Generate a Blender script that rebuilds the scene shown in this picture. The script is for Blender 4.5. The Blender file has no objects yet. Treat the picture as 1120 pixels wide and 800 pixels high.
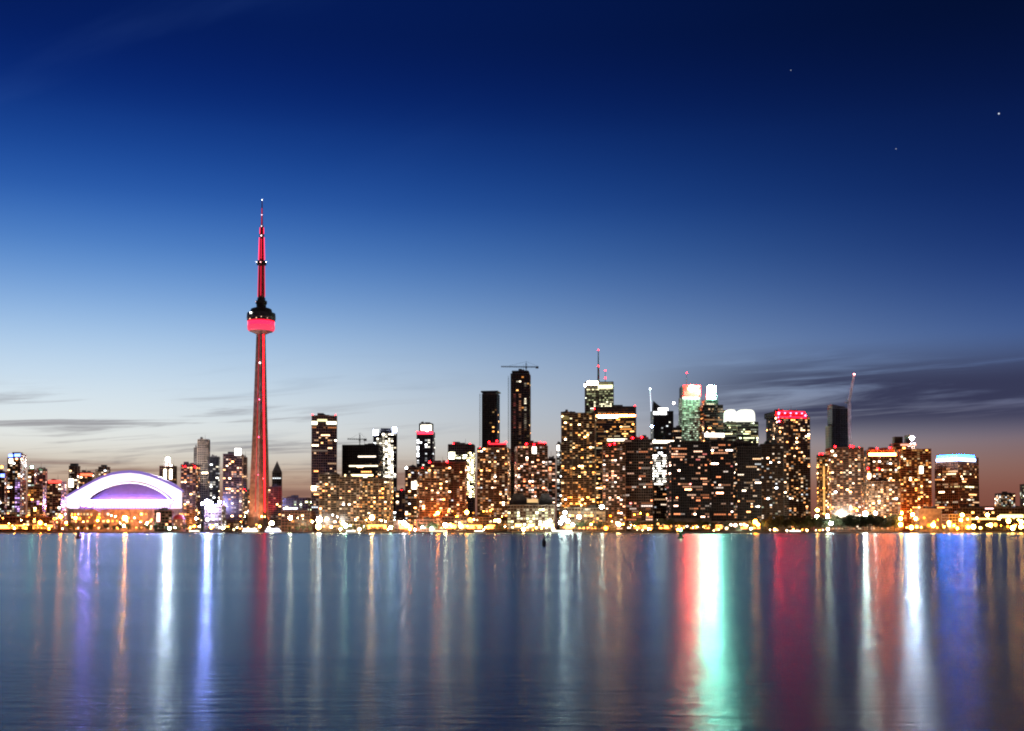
import bpy, bmesh, math, random
from mathutils import Vector, Matrix

# ------------------------------------------------------------------ camera
scene = bpy.context.scene
COL = scene.collection
R = math.radians
FPX, W0, H0 = 1290.0, 1120.0, 800.0          # focal length in photo pixels
PITCH, HORIZON, CAM_Z = R(2.0), 581.0, 3.0
SHIFT = (HORIZON - H0/2 - FPX*math.tan(PITCH)) / W0
cam_data = bpy.data.cameras.new('camera')
cam_data.sensor_width = 36.0
cam_data.lens = 36.0*FPX/W0
cam_data.shift_y = SHIFT
cam_data.clip_start, cam_data.clip_end = 0.5, 60000.0
cam = bpy.data.objects.new('camera', cam_data)
COL.objects.link(cam)
cam.location = (0, 0, CAM_Z)
cam.rotation_euler = (R(90)+PITCH, 0, 0)
scene.camera = cam

def ray(px, py):
    lx, ly = (px-W0/2)/FPX, (H0/2-py)/FPX + SHIFT*W0/FPX
    return Vector((lx, math.cos(PITCH)-ly*math.sin(PITCH), math.sin(PITCH)+ly*math.cos(PITCH)))
def at(px, py, Y):
    d = ray(px, py)
    return Vector((0, 0, CAM_Z)) + d*(Y/d.y)
def lin(c):
    return tuple((v/255/12.92 if v/255 <= .04045 else ((v/255+.055)/1.055)**2.4) for v in c)

scene.view_settings.view_transform = 'Standard'
scene.view_settings.look = 'None'
scene.view_settings.exposure = 0.0
scene.view_settings.gamma = 1.0
scene.view_settings.use_curve_mapping = False
cy = scene.cycles
cy.use_denoising = True
cy.max_bounces, cy.diffuse_bounces, cy.glossy_bounces = 4, 2, 3
cy.sample_clamp_indirect = 2.0
cy.sample_clamp_direct = 0.0
cy.pixel_filter_type = 'BLACKMAN_HARRIS'
cy.filter_width = 2.0
cy.use_light_tree = True
cy.caustics_reflective = True

# ------------------------------------------------------------------ dusk sky
world = bpy.data.worlds.new('World')
scene.world = world
world.use_nodes = True
wt = world.node_tree
for n in list(wt.nodes): wt.nodes.remove(n)
def N(tree, t, **kw):
    n = tree.nodes.new(t)
    for k, v in kw.items(): setattr(n, k, v)
    return n
def mth(tree, op, a, b=None, c=None):
    n = N(tree, 'ShaderNodeMath', operation=op)
    for i, v in enumerate((a, b, c)):
        if v is None: continue
        if isinstance(v, (int, float)): n.inputs[i].default_value = v
        else: tree.links.new(v, n.inputs[i])
    return n.outputs[0]
def smooth(tree, v, a, b, lo=0.0, hi=1.0):
    n = N(tree, 'ShaderNodeMapRange', interpolation_type='SMOOTHSTEP')
    tree.links.new(v, n.inputs['Value'])
    for k, x in (('From Min', a), ('From Max', b), ('To Min', lo), ('To Max', hi)): n.inputs[k].default_value = x
    return n.outputs['Result']
def mixc(tree, f, a, b, mode='MIX'):
    n = N(tree, 'ShaderNodeMix', data_type='RGBA', blend_type=mode, clamp_factor=True)
    for s, v in ((n.inputs[0], f), (n.inputs[6], a), (n.inputs[7], b)):
        if isinstance(v, (int, float)): s.default_value = v
        elif isinstance(v, tuple): s.default_value = (*v, 1)
        else: tree.links.new(v, s)
    return n.outputs[2]
tc = N(wt, 'ShaderNodeTexCoord')
nrm = N(wt, 'ShaderNodeVectorMath', operation='NORMALIZE')
wt.links.new(tc.outputs['Generated'], nrm.inputs[0])
sep = N(wt, 'ShaderNodeSeparateXYZ')
wt.links.new(nrm.outputs[0], sep.inputs[0])
sx, sy, sz = sep.outputs
az = mth(wt, 'ARCTAN2', sx, sy)
SKY_L = [(0,(4,28,90)),(60,(6,34,106)),(120,(14,52,130)),(200,(36,88,172)),(260,(76,128,198)),(310,(116,160,216)),(360,(162,196,232)),(410,(202,222,238)),(450,(222,232,236)),(480,(229,231,226)),(503,(212,202,186)),(522,(194,166,142)),(542,(164,124,108)),(575,(140,96,84))]
SKY_R = [(0,(2,14,46)),(60,(4,18,58)),(120,(7,24,72)),(200,(11,34,92)),(260,(20,46,108)),(310,(34,62,124)),(360,(58,86,142)),(400,(80,102,148)),(440,(98,104,136)),(475,(114,102,116)),(505,(138,102,94)),(535,(134,82,70)),(575,(116,64,52))]
def ramp(stops, col_x):
    r = N(wt, 'ShaderNodeValToRGB')
    r.color_ramp.interpolation = 'B_SPLINE'
    pts = sorted((min(1, ray(col_x, y).normalized().z*2.0), lin(c)) for y, c in stops)
    e = r.color_ramp.elements
    while len(e) < len(pts): e.new(0.5)
    for i, (p, c) in enumerate(pts):
        e[i].position = p; e[i].color = (*c, 1)
    wt.links.new(mth(wt, 'MULTIPLY', sz, 2.0), r.inputs[0])
    return r.outputs[0]
rl, rr = ramp(SKY_L, 60), ramp(SKY_R, 1060)
base = mixc(wt, smooth(wt, az, -0.39, 0.50), rl, rr)
# cloud streaks: azimuth / elevation noise, long and thin near the horizon
def cloud_noise(ka, kz, tilt, off, detail=5, rough=.55):
    c = N(wt, 'ShaderNodeCombineXYZ')
    wt.links.new(mth(wt, 'MULTIPLY_ADD', az, ka, off), c.inputs[0])
    wt.links.new(mth(wt, 'MULTIPLY', mth(wt, 'MULTIPLY_ADD', az, tilt, sz), kz), c.inputs[1])
    n = N(wt, 'ShaderNodeTexNoise'); n.inputs['Scale'].default_value = 1.0
    n.inputs['Detail'].default_value = detail; n.inputs['Roughness'].default_value = rough
    n.inputs['Distortion'].default_value = .6
    wt.links.new(c.outputs[0], n.inputs['Vector'])
    return n.outputs['Fac']
def mul(*v):
    o = v[0]
    for x in v[1:]: o = mth(wt, 'MULTIPLY', o, x)
    return o
nL = cloud_noise(6, 105, -0.07, 3.1, 6, .6)
cl = mul(smooth(wt, nL, .48, .66), smooth(wt, sz, .03, .055), smooth(wt, sz, .125, .085), smooth(wt, az, .0, -.24))
base = mixc(wt, mul(cl, 0.66), base, lin((112,104,114)))
nB = cloud_noise(5, 120, -0.02, 21.3, 6, .6)
cb_ = mul(smooth(wt, nB, .44, .66), smooth(wt, sz, .02, .03), smooth(wt, sz, .066, .046), smooth(wt, az, .12, -.02))
base = mixc(wt, mul(cb_, 0.75), base, lin((130,94,84)))
nM = cloud_noise(6, 60, -0.08, 9.3)
cm = mul(smooth(wt, nM, .5, .75), smooth(wt, sz, .05, .08), smooth(wt, sz, .16, .1), smooth(wt, az, -.3, -.2), smooth(wt, az, .05, -.1))
base = mixc(wt, mul(cm, 0.35), base, lin((108,122,146)))
nR = cloud_noise(3.4, 66, -0.05, 14.7, 6, .58)
cr = mul(smooth(wt, nR, .26, .50), smooth(wt, sz, .068, .098), smooth(wt, sz, .160, .115), smooth(wt, az, .06, .26))
base = mixc(wt, mul(cr, 0.93), base, lin((50,52,80)))
nU = cloud_noise(2.2, 11, -0.45, 5.2, 4, .5)
cu = mul(smooth(wt, nU, .5, .75), smooth(wt, sz, .2, .28), smooth(wt, az, .35, -.3))
base = mixc(wt, mul(cu, 0.06), base, lin((70,110,190)))
# the sky behind the camera (east and south) is dimmer, but warmed and raised to lift the facades
back = smooth(wt, sy, .75, -.25, 1.0, 0.0)
base = mixc(wt, back, lin((82,68,68)), base)
# below the horizon: dark
base = mixc(wt, smooth(wt, sz, -.02, .0), lin((20,18,24)), base)
# three stars
for px, py, s, r_ in ((1092.5,124.5,1.0,.0007),(980,163,.45,.0005),(865,77,.40,.0005)):
    d = ray(px, py).normalized()
    vd = N(wt, 'ShaderNodeVectorMath', operation='DISTANCE')
    wt.links.new(nrm.outputs[0], vd.inputs[0]); vd.inputs[1].default_value = d
    base = mixc(wt, mul(smooth(wt, vd.outputs['Value'], r_*1.1, r_*.4), s), base, (.9,1.0,1.15))
skyt = N(wt, 'ShaderNodeTexSky', sky_type='NISHITA', sun_disc=False)
skyt.sun_elevation, skyt.sun_rotation = R(-6), R(-38)
bg = N(wt, 'ShaderNodeBackground'); wt.links.new(base, bg.inputs[0]); bg.inputs[1].default_value = 1.0
bg2 = N(wt, 'ShaderNodeBackground'); wt.links.new(skyt.outputs[0], bg2.inputs[0]); bg2.inputs[1].default_value = 0.05
add = N(wt, 'ShaderNodeAddShader'); wt.links.new(bg.outputs[0], add.inputs[0]); wt.links.new(bg2.outputs[0], add.inputs[1])
wo = N(wt, 'ShaderNodeOutputWorld'); wt.links.new(add.outputs[0], wo.inputs[0])
world.cycles.sampling_method = 'AUTOMATIC'

# ------------------------------------------------------------------ materials
MATS = {}
def surf(name, col, rough=.7, metal=0.0, var=.35, scale=.15, bump=0.0, spec=.5):
    if name in MATS: return MATS[name]
    m = bpy.data.materials.new(name); m.use_nodes = True
    t = m.node_tree; b = t.nodes['Principled BSDF']
    tcn = N(t, 'ShaderNodeTexCoord')
    nz = N(t, 'ShaderNodeTexNoise'); nz.inputs['Scale'].default_value = scale; nz.inputs['Detail'].default_value = 6
    t.links.new(tcn.outputs['Object'], nz.inputs['Vector'])
    lo, hi = tuple(c*(1-var) for c in col), tuple(min(1, c*(1+var)) for c in col)
    t.links.new(mixc(t, smooth(t, nz.outputs['Fac'], .3, .7), lo, hi), b.inputs['Base Color'])
    b.inputs['Roughness'].default_value = rough; b.inputs['Metallic'].default_value = metal
    b.inputs['Specular IOR Level'].default_value = spec
    if bump:
        bp = N(t, 'ShaderNodeBump'); bp.inputs['Strength'].default_value = bump
        t.links.new(nz.outputs['Fac'], bp.inputs['Height']); t.links.new(bp.outputs[0], b.inputs['Normal'])
    MATS[name] = m
    return m
def glow(name, col, strength, sample=True):
    key = name+str(strength)+str(col)+str(sample)
    if key in MATS: return MATS[key]
    m = bpy.data.materials.new(name); m.use_nodes = True
    t = m.node_tree; b = t.nodes['Principled BSDF']
    b.inputs['Base Color'].default_value = (.08, .08, .08, 1)
    b.inputs['Emission Color'].default_value = (*col, 1)
    b.inputs['Emission Strength'].default_value = strength
    m.cycles.emission_sampling = 'FRONT' if sample else 'NONE'
    MATS[key] = m
    return m
CONC = surf('weathered concrete', (.27,.215,.165), .85, bump=.2)
CONC_D = surf('dark concrete', (.13,.115,.105), .85)
CONC_B = surf('brown precast concrete', (.24,.13,.08), .8)
BRICK = surf('brick cladding', (.24,.095,.06), .85)
STEEL_D = surf('dark steel cladding', (.035,.035,.042), .5, .3)
STEEL = surf('painted steel', (.22,.22,.24), .5, .3)
GLASS = surf('dark facade glass', (.016,.018,.022), .12, var=.5, scale=.25)
GLASS_B = surf('bronze facade glass', (.035,.024,.018), .2, var=.5, scale=.25)
GLASS_G = surf('green facade glass', (.03,.045,.035), .15, var=.5, scale=.25)
ROOFM = surf('roof membrane', (.10,.10,.105), .9)
WHITE = surf('white paint', (.78,.78,.77), .5, var=.06)
BLACK = surf('black paint', (.03,.03,.032), .5)
REDP = surf('red paint', (.45,.03,.03), .5)
GREENP = surf('green paint', (.03,.22,.09), .5)
STONE = surf('quay stone', (.24,.22,.2), .9, scale=.6, bump=.4)
GROUND = surf('park ground', (.07,.065,.055), .95, scale=.03)
ASPH = surf('asphalt', (.05,.05,.05), .9, scale=.3)
BARK = surf('bark', (.07,.05,.035), .95, scale=2.0)
LEAF = surf('foliage', (.045,.07,.025), .8, var=.5, scale=.5)
LEAF_D = surf('dark foliage', (.028,.045,.02), .8, var=.5, scale=.5)

# ------------------------------------------------------------------ mesh helpers
class MB:
    """collects boxes, prisms, lathes, tubes and builds them as one mesh object"""
    def __init__(s): s.v, s.f, s.m = [], [], []
    def add(s, vs, fs, mi=0):
        o = len(s.v); s.v += [tuple(v) for v in vs]; s.f += [tuple(i+o for i in f) for f in fs]; s.m += [mi]*len(fs)
        return s
    def box(s, a, b, mi=0, M=None):
        x0,y0,z0 = a; x1,y1,z1 = b
        vs = [Vector(p) for p in ((x0,y0,z0),(x1,y0,z0),(x1,y1,z0),(x0,y1,z0),(x0,y0,z1),(x1,y0,z1),(x1,y1,z1),(x0,y1,z1))]
        if M: vs = [M @ v for v in vs]
        return s.add(vs, [(0,3,2,1),(4,5,6,7),(0,1,5,4),(1,2,6,5),(2,3,7,6),(3,0,4,7)], mi)
    def prism(s, pts, z0, z1, mi=0, top=None):
        n = len(pts); tp = top or pts
        vs = [(p[0],p[1],z0) for p in pts]+[(p[0],p[1],z1) for p in tp]
        return s.add(vs, [tuple(reversed(range(n))), tuple(range(n,2*n))]+[(i,(i+1)%n,n+(i+1)%n,n+i) for i in range(n)], mi)
    def lathe(s, prof, c=(0,0), n=20, mi=0):
        vs, fs = [], []
        for r, z in prof:
            vs += [(c[0]+r*math.cos(2*math.pi*k/n), c[1]+r*math.sin(2*math.pi*k/n), z) for k in range(n)]
        for j in range(len(prof)-1):
            fs += [(j*n+k, j*n+(k+1)%n, (j+1)*n+(k+1)%n, (j+1)*n+k) for k in range(n)]
        L = (len(prof)-1)*n
        fs += [tuple(reversed(range(n))), tuple(range(L, L+n))]
        return s.add(vs, fs, mi)
    def tube(s, a, b, r0, r1=None, n=6, mi=0):
        a, b = Vector(a), Vector(b); r1 = r0 if r1 is None else r1
        d = (b-a).normalized(); u = d.orthogonal().normalized(); w = d.cross(u)
        vs = [a+(u*math.cos(2*math.pi*k/n)+w*math.sin(2*math.pi*k/n))*r0 for k in range(n)]
        vs += [b+(u*math.cos(2*math.pi*k/n)+w*math.sin(2*math.pi*k/n))*r1 for k in range(n)]
        return s.add(vs, [tuple(reversed(range(n))), tuple(range(n,2*n))]+[(k,(k+1)%n,n+(k+1)%n,n+k) for k in range(n)], mi)
    def ball(s, c, r, mi=0, sq=(1,1,1), n=8, m=5):
        vs, fs = [(c[0],c[1],c[2]-r*sq[2])], []
        for j in range(1, m):
            t = math.pi*j/m
            vs += [(c[0]+r*sq[0]*math.sin(t)*math.cos(2*math.pi*k/n), c[1]+r*sq[1]*math.sin(t)*math.sin(2*math.pi*k/n), c[2]-r*sq[2]*math.cos(t)) for k in range(n)]
        vs.append((c[0],c[1],c[2]+r*sq[2])); L = len(vs)-1
        fs += [(0,1+(k+1)%n,1+k) for k in range(n)]
        for j in range(m-2):
            o = 1+j*n
            fs += [(o+k,o+(k+1)%n,o+n+(k+1)%n,o+n+k) for k in range(n)]
        o = 1+(m-2)*n
        fs += [(o+k,o+(k+1)%n,L) for k in range(n)]
        return s.add(vs, fs, mi)
    def mesh(s, name, mats):
        me = bpy.data.meshes.new(name); me.from_pydata(s.v, [], s.f)
        for m in (mats if isinstance(mats, (list, tuple)) else [mats]): me.materials.append(m)
        if any(s.m): me.polygons.foreach_set('material_index', s.m)
        me.update(); return me
    def build(s, name, mats, parent=None, world=False, smooth=False):
        me = s.mesh(name, mats)
        if smooth: me.polygons.foreach_set('use_smooth', [True]*len(me.polygons))
        if world and parent is not None: me.transform(parent.matrix_basis.inverted())
        return link(name, me, parent)
def link(name, me, parent=None, loc=None, rz=0):
    o = bpy.data.objects.new(name, me); COL.objects.link(o)
    if parent is not None: o.parent = parent
    if loc is not None: o.location = loc
    if rz: o.rotation_euler = (0, 0, rz)
    return o
def thing(name, label, cat, loc, rz=0, group=None):
    o = bpy.data.objects.new(name, None); COL.objects.link(o)
    o.empty_display_size = 1.0
    o.rotation_euler = (0,0,rz); o.location = loc
    o.matrix_basis = Matrix.Translation(Vector(loc)) @ Matrix.Rotation(rz, 4, 'Z')
    return tag(o, label, cat, group)
def tag(o, label, cat, group=None):
    o['label'] = label; o['category'] = cat
    if group: o['group'] = group
    return o
def kind(o, k): o['kind'] = k; return o

# ------------------------------------------------------------------ setting: water, quay, ground
SHORE, GZ = 1700.0, 1.8
kind(MB().add([(-15000,SHORE+1,GZ),(15000,SHORE+1,GZ),(15000,40000,GZ),(-15000,40000,GZ)], [(0,1,2,3)]).build('ground', GROUND), 'structure')
q = MB()
for i in range(-60, 60):
    q.box((i*50, SHORE-2, -3), (i*50+49.4, SHORE+6, GZ+.12+.15*((i*7)%3)))
kind(q.build('quay', STONE), 'structure')
kind(MB().add([(-3000,SHORE+40,GZ+.01),(3000,SHORE+40,GZ+.01),(3000,SHORE+54,GZ+.01),(-3000,SHORE+54,GZ+.01)], [(0,1,2,3)]).build('road', ASPH), 'structure')

WR_FAR, WR_NEAR, WAN, WTILT = .186, .246, .20, .085     # roughness of the far calm and the near chop, anisotropy, mean slope of the visible wave faces
wm = bpy.data.materials.new('lake water'); wm.use_nodes = True
t = wm.node_tree
for n in list(t.nodes): t.nodes.remove(n)
geo = N(t, 'ShaderNodeNewGeometry')
def wnoise(kx, ky, detail=3, rough=.5):
    mp = N(t, 'ShaderNodeVectorMath', operation='MULTIPLY'); mp.inputs[1].default_value = (kx, ky, 1)
    t.links.new(geo.outputs['Position'], mp.inputs[0])
    n = N(t, 'ShaderNodeTexNoise'); n.inputs['Scale'].default_value = 1; n.inputs['Detail'].default_value = detail; n.inputs['Roughness'].default_value = rough
    t.links.new(mp.outputs[0], n.inputs['Vector']); return n.outputs['Fac']
def wbump(h, dist, strength, prev=None):
    b = N(t, 'ShaderNodeBump'); b.inputs['Distance'].default_value = dist; b.inputs['Strength'].default_value = strength
    t.links.new(h, b.inputs['Height'])
    if prev is not None: t.links.new(prev, b.inputs['Normal'])
    return b.outputs[0]
psep = N(t, 'ShaderNodeSeparateXYZ'); t.links.new(geo.outputs['Position'], psep.inputs[0])
near = mth(t, 'MINIMUM', mth(t, 'DIVIDE', 22.0, mth(t, 'MAXIMUM', psep.outputs[1], 1.0)), 1.0)
near2 = mth(t, 'MINIMUM', mth(t, 'DIVIDE', 60.0, mth(t, 'MAXIMUM', psep.outputs[1], 1.0)), 1.0)
def hs(h, f): return mth(t, 'MULTIPLY', h, f)
tilt = N(t, 'ShaderNodeCombineXYZ'); tilt.inputs[1].default_value = -WTILT; tilt.inputs[2].default_value = 1.0
tn = N(t, 'ShaderNodeVectorMath', operation='NORMALIZE'); t.links.new(tilt.outputs[0], tn.inputs[0])
nb = wbump(hs(wnoise(.7, 2.6, 4, .65), near), .06, 1.0)
nb = wbump(hs(wnoise(.10, .33, 3), near2), .12, .35, nb)
big = wnoise(.010, .07, 4, .6)
chop = mth(t, 'POWER', mth(t, 'MINIMUM', mth(t, 'DIVIDE', 17.0, mth(t, 'MAXIMUM', psep.outputs[1], 1.0)), 1.0), .8)
rgm = mth(t, 'MULTIPLY_ADD', chop, WR_NEAR-WR_FAR, WR_FAR)
rg = mth(t, 'MULTIPLY', rgm, smooth(t, big, .32, .68, .94, 1.06))
gl = N(t, 'ShaderNodeBsdfAnisotropic', distribution='MULTI_GGX')
gl.inputs['Color'].default_value = (.62,.86,1,1)
t.links.new(rg, gl.inputs['Roughness']); gl.inputs['Anisotropy'].default_value = WAN
tg = N(t, 'ShaderNodeCombineXYZ'); tg.inputs[0].default_value = 1.0
t.links.new(tg.outputs[0], gl.inputs['Tangent']); t.links.new(nb, gl.inputs['Normal'])
df = N(t, 'ShaderNodeBsdfDiffuse'); df.inputs[0].default_value = (.003,.035,.115,1)
fr = N(t, 'ShaderNodeFresnel'); fr.inputs['IOR'].default_value = 1.33; t.links.new(tn.outputs[0], fr.inputs['Normal'])
mx = N(t, 'ShaderNodeMixShader')
t.links.new(fr.outputs[0], mx.inputs[0]); t.links.new(df.outputs[0], mx.inputs[1]); t.links.new(gl.outputs[0], mx.inputs[2])
om = N(t, 'ShaderNodeOutputMaterial'); t.links.new(mx.outputs[0], om.inputs[0])
kind(MB().add([(-9000,-400,0),(9000,-400,0),(9000,SHORE,0),(-9000,SHORE,0)], [(0,1,2,3)]).build('water', wm), 'structure')

# ------------------------------------------------------------------ buildings
PAL = {
 'warm': [((1,.36,.10),3),((1,.48,.18),4),((1,.60,.32),4),((1,.78,.55),2),((.85,.92,1),.6)],
 'mixed': [((1,.40,.14),2),((1,.58,.30),3),((1,.78,.58),3),((.9,.95,1),1.5),((.8,1,.75),.5)],
 'pink': [((1,.30,.12),3),((1,.42,.22),3),((1,.58,.40),3),((1,.82,.72),2),((1,.25,.22),.6)],
 'green': [((.85,1,.55),3),((1,.92,.5),3),((.95,1,.78),2),((1,.78,.35),1)],
 'white': [((1,.95,.82),3),((.92,.97,1),2),((1,.85,.6),1)],
 'amber': [((1,.36,.07),3),((1,.48,.14),3),((1,.62,.26),2),((1,.82,.5),1)],
}
LEVELS = [(.22,.34),(.6,.28),(1.5,.20),(4.5,.12),(14.0,.06)]
def wmat(col, lv): return glow('lit window glass', col, lv, sample=False)
PANE = {}
def pane(w, h, mat):
    k = (round(w,1), round(h,1), mat.name)
    if k not in PANE:
        b = MB(); w, h = k[0], k[1]
        b.box((-w/2,-.10,-h/2),(w/2,.12,h/2))
        PANE[k] = b.mesh('window', mat)
    return PANE[k]
RECTS = []        # (x0, x1, ytop, Y): what hides what, in the photo
def hidden(P, Y, own):
    d = P - Vector((0,0,CAM_Z)); k = 1/ (d.y*math.cos(PITCH)+d.z*math.sin(PITCH))
    px = W0/2 + d.x*k*FPX
    ly = (-d.y*math.sin(PITCH)+d.z*math.cos(PITCH))*k
    py = H0/2 + SHIFT*W0 - ly*FPX
    if px < -3 or px > 1123 or py > 579: return True
    for r in RECTS:
        if r[3] < Y-20 and r is not own and r[0]+1.5 < px < r[1]-1.5 and py > r[2]+1.5: return True
    return False

def choose(rng, pairs):
    s = sum(p for _, p in pairs); u = rng.random()*s
    for v, p in pairs:
        u -= p
        if u <= 0: return v
    return pairs[-1][0]

def tower(name, label, x0, x1, ytop, Y, style='condo', cat='building', rot=None, ratio=.75, p=.32, pal='warm', lvl=1.0,
          skip=1, tiers=(), red=(), bands=(), house=None, cols=(), frame=None, glass=None, seed=None, low=0, lamp_r=1.3, redl=38):
    rng = random.Random(seed if seed is not None else int(x0*31+ytop*7))
    if rot is None: rot = rng.choice((-1,1))*rng.uniform(.05,.16)
    cx = (x0+x1)/2
    w = (x1-x0)*Y/FPX*.9; Cx = at(cx, 560, Y).x
    if abs(cx-560) > 60: ratio = min(ratio, .36/(abs(cx-560)/FPX))
    for _ in range(12):            # fit the outline of the turned block between x0 and x1
        d = w*ratio
        cs_ = [(sx_*w/2*math.cos(rot)-sy_*d/2*math.sin(rot), sx_*w/2*math.sin(rot)+sy_*d/2*math.cos(rot)) for sx_ in (-1,1) for sy_ in (-1,1)]
        Cy = Y-min(c[1] for c in cs_)
        pxs = [W0/2+FPX*(Cx+c[0])/(Cy+c[1]) for c in cs_]
        lo_, hi_ = min(pxs), max(pxs)
        w *= (x1-x0)/(hi_-lo_); Cx += ((x0+x1)/2-(lo_+hi_)/2)*Cy/FPX
    d = w*ratio
    S = w*math.cos(rot)+d*abs(math.sin(rot))
    C = Vector((Cx, Cy, GZ))
    root = thing(name, label, cat, C, rot)
    Minv = root.matrix_basis.inverted()
    Ht = at(cx, ytop, Y).z - GZ
    own = next((r for r in RECTS if r[4] == label), None)
    fh, bay = {'condo':(3.3,4.2),'office':(4.1,3.4),'glass':(3.8,4.4),'low':(4.2,4.6)}[style]
    frame = frame or {'condo':CONC_B,'office':CONC_D,'glass':STEEL_D,'low':CONC_B}[style]
    glass = glass or {'condo':GLASS_B,'office':GLASS,'glass':GLASS,'low':GLASS_B}[style]
    blocks = [(0, w, d, 0, Ht)]
    zprev = Ht
    for (tx0, tx1, ty) in tiers:
        tw = (at(tx1,560,Y).x-at(tx0,560,Y).x)/(math.cos(rot)+ratio*abs(math.sin(rot)))
        off = (at((tx0+tx1)/2,560,Y).x-C.x)/max(.6, math.cos(rot))
        tz = at(cx, ty, Y).z-GZ
        blocks.append((off, tw, min(d*.86, max(tw*ratio, d*.5)), zprev, tz)); zprev = tz
    core, grid, roof = MB(), MB(), MB()
    cells = []
    for bi, (ox, bw, bd, z0, z1) in enumerate(blocks):
        core.box((ox-bw/2,-bd/2,z0),(ox+bw/2,bd/2,z1-.4))
        nf = max(1, int((z1-z0)/fh)); f_h = (z1-z0)/nf
        for k in range(nf+1):
            e, th = ((.75 if style == 'condo' else .3), (.5 if style == 'condo' else .9))
            if style == 'glass': e, th = .12, .3
            zz = z0+k*f_h
            if k == 0: zz += .3
            grid.box((ox-bw/2-e,-bd/2-e,zz-th/2),(ox+bw/2+e,bd/2+e,zz+th/2))
        for side in range(4):
            L = bw if side%2 == 0 else bd
            nbay = max(2, int(L/bay)); b_w = L/nbay
            M = Matrix.Translation((ox,0,0)) @ Matrix.Rotation(side*math.pi/2, 4, 'Z') @ Matrix.Translation((0, -(bd if side%2 == 0 else bw)/2, 0))
            pw = {'condo':.35,'office':.55,'glass':.18,'low':.5}[style]; pp = {'condo':.45,'office':.42,'glass':.2,'low':.3}[style]
            step = 2 if style == 'condo' else 1
            for j in range(0, nbay+1, step):
                x = -L/2+j*b_w
                x = max(-L/2+pw/2, min(L/2-pw/2, x))
                grid.box((x-pw/2,-pp,z0+.5),(x+pw/2,0.05,z1-.3), M=M)
            nrml = (root.matrix_basis.to_3x3() @ (Matrix.Rotation(side*math.pi/2,3,'Z') @ Vector((0,-1,0))))
            vis = nrml.dot((Vector((0,0,0))-C).normalized())
            if vis < .06: continue
            for k in range(nf):
                zc = z0+(k+.5)*f_h
                run = 0.0
                fl = rng.random()
                for j in range(nbay):
                    xc = -L/2+(j+.5)*b_w
                    cells.append((M, side, xc, zc, b_w, f_h, fl, j, k, nf, bi == len(blocks)-1, nbay))
        # parapet upstand
        roof.box((ox-bw/2-.2,-bd/2-.2,z1-.38),(ox+bw/2+.2,-bd/2+.5,z1+.9)); roof.box((ox-bw/2-.2,bd/2-.5,z1-.38),(ox+bw/2+.2,bd/2+.2,z1+.9))
        roof.box((ox-bw/2-.19,-bd/2+.51,z1-.37),(ox-bw/2+.5,bd/2-.51,z1+.88)); roof.box((ox+bw/2-.5,-bd/2+.51,z1-.37),(ox+bw/2+.19,bd/2-.51,z1+.88))
        roof.box((ox-bw/2+.5,-bd/2+.5,z1-.39),(ox+bw/2-.5,bd/2-.5,z1+.1))
        if bi == len(blocks)-1 and house is None and not low:
            if rng.random() < .6:
                ax_, ay_ = rng.uniform(-.3,.3)*bw, rng.uniform(-.3,.3)*bd
                roof.tube((ox+ax_,ay_,z1), (ox+ax_,ay_,z1+rng.uniform(6,14)), .35, .15, 5)
            for _ in range(4):
                rx, ry = rng.uniform(-.3,.3)*bw, rng.uniform(-.3,.3)*bd
                s_ = rng.uniform(.06,.13)*bw
                roof.box((ox+rx-s_,ry-s_,z1+.1),(ox+rx+s_,ry+s_,z1+rng.uniform(1.6,5.5)))
    core.build('glass_wall', glass, root)
    grid.build('facade_frame', frame, root)
    roof.build('roof', ROOFM, root)
    if house:
        hx0, hx1, hy = house
        hp = MB(); a, b = at(hx0,560,Y).x-C.x, at(hx1,560,Y).x-C.x
        z1 = blocks[-1][4]; hz = at(cx,hy,Y).z-GZ
        hp.box((a,-blocks[-1][2]*.32,z1-.5),(b,blocks[-1][2]*.32,hz))
        n_ = max(3,int((b-a)/3))
        for k in range(n_):
            u = a+(b-a)*(k+.5)/n_
            hp.box((u-.25,-blocks[-1][2]*.32-.3,z1),(u+.25,-blocks[-1][2]*.32-.001,hz-.6))
        hp.build('penthouse', STEEL_D, root)
    # lit windows
    lit = []; prev = None; lastc = lastl = None
    for (M, side, xc, zc, bw_, fh_, fl, j, k, nf, top, nbay) in cells:
        if top and k >= nf-skip: continue
        P = root.matrix_basis @ (M @ Vector((xc,-.05,zc)))
        full = None
        for (cx0, cx1, cy0, cy1, cc, cs) in cols:
            if at(cx0,560,Y).x <= P.x <= at(cx1,560,Y).x and at(cx,cy1,Y).z <= P.z <= at(cx,cy0,Y).z: full = (cc, cs)
        if style in ('office',):
            pr = p*(2.1 if fl < .28 else .75)
        else: pr = p*(1.35 if (j*7+int(fl*0)) % 3 == 0 else .85)
        if full is not None and rng.random() < .16: continue
        keep = style == 'office' and prev == (side, k, j-1) and rng.random() < .56
        if full is None and not keep and rng.random() > pr*(.62 if style == 'office' else 1): continue
        if hidden(P, Y, own): continue
        prev = (side, k, j)
        if keep and not full: col = lastc
        else: col = full[0] if full else choose(rng, PAL[pal])
        if keep and not full: lv = lastl
        else:
            lv = round(full[1]*rng.choice((.06,.12,.3,.7,1.2,1.8)),2) if full else choose(rng, LEVELS)
            if not full: lv = round(lv*lvl, 2)
        lastc, lastl = col, lv
        wd = bw_*(rng.choice((.62,.8,.8)) if style != 'office' else .86)
        lit.append((lv*(1 if not full else .8), M, side, xc, zc, wd, fh_*(.48 if style == 'office' else .6), wmat(col, lv)))
    lit.sort(key=lambda q: -q[0])
    for (lv, M, side, xc, zc, wd, hh, m) in lit[:96]:
        link('window', pane(wd, hh, m), root, M @ Vector((xc,-.13,zc)), side*math.pi/2)
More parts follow.
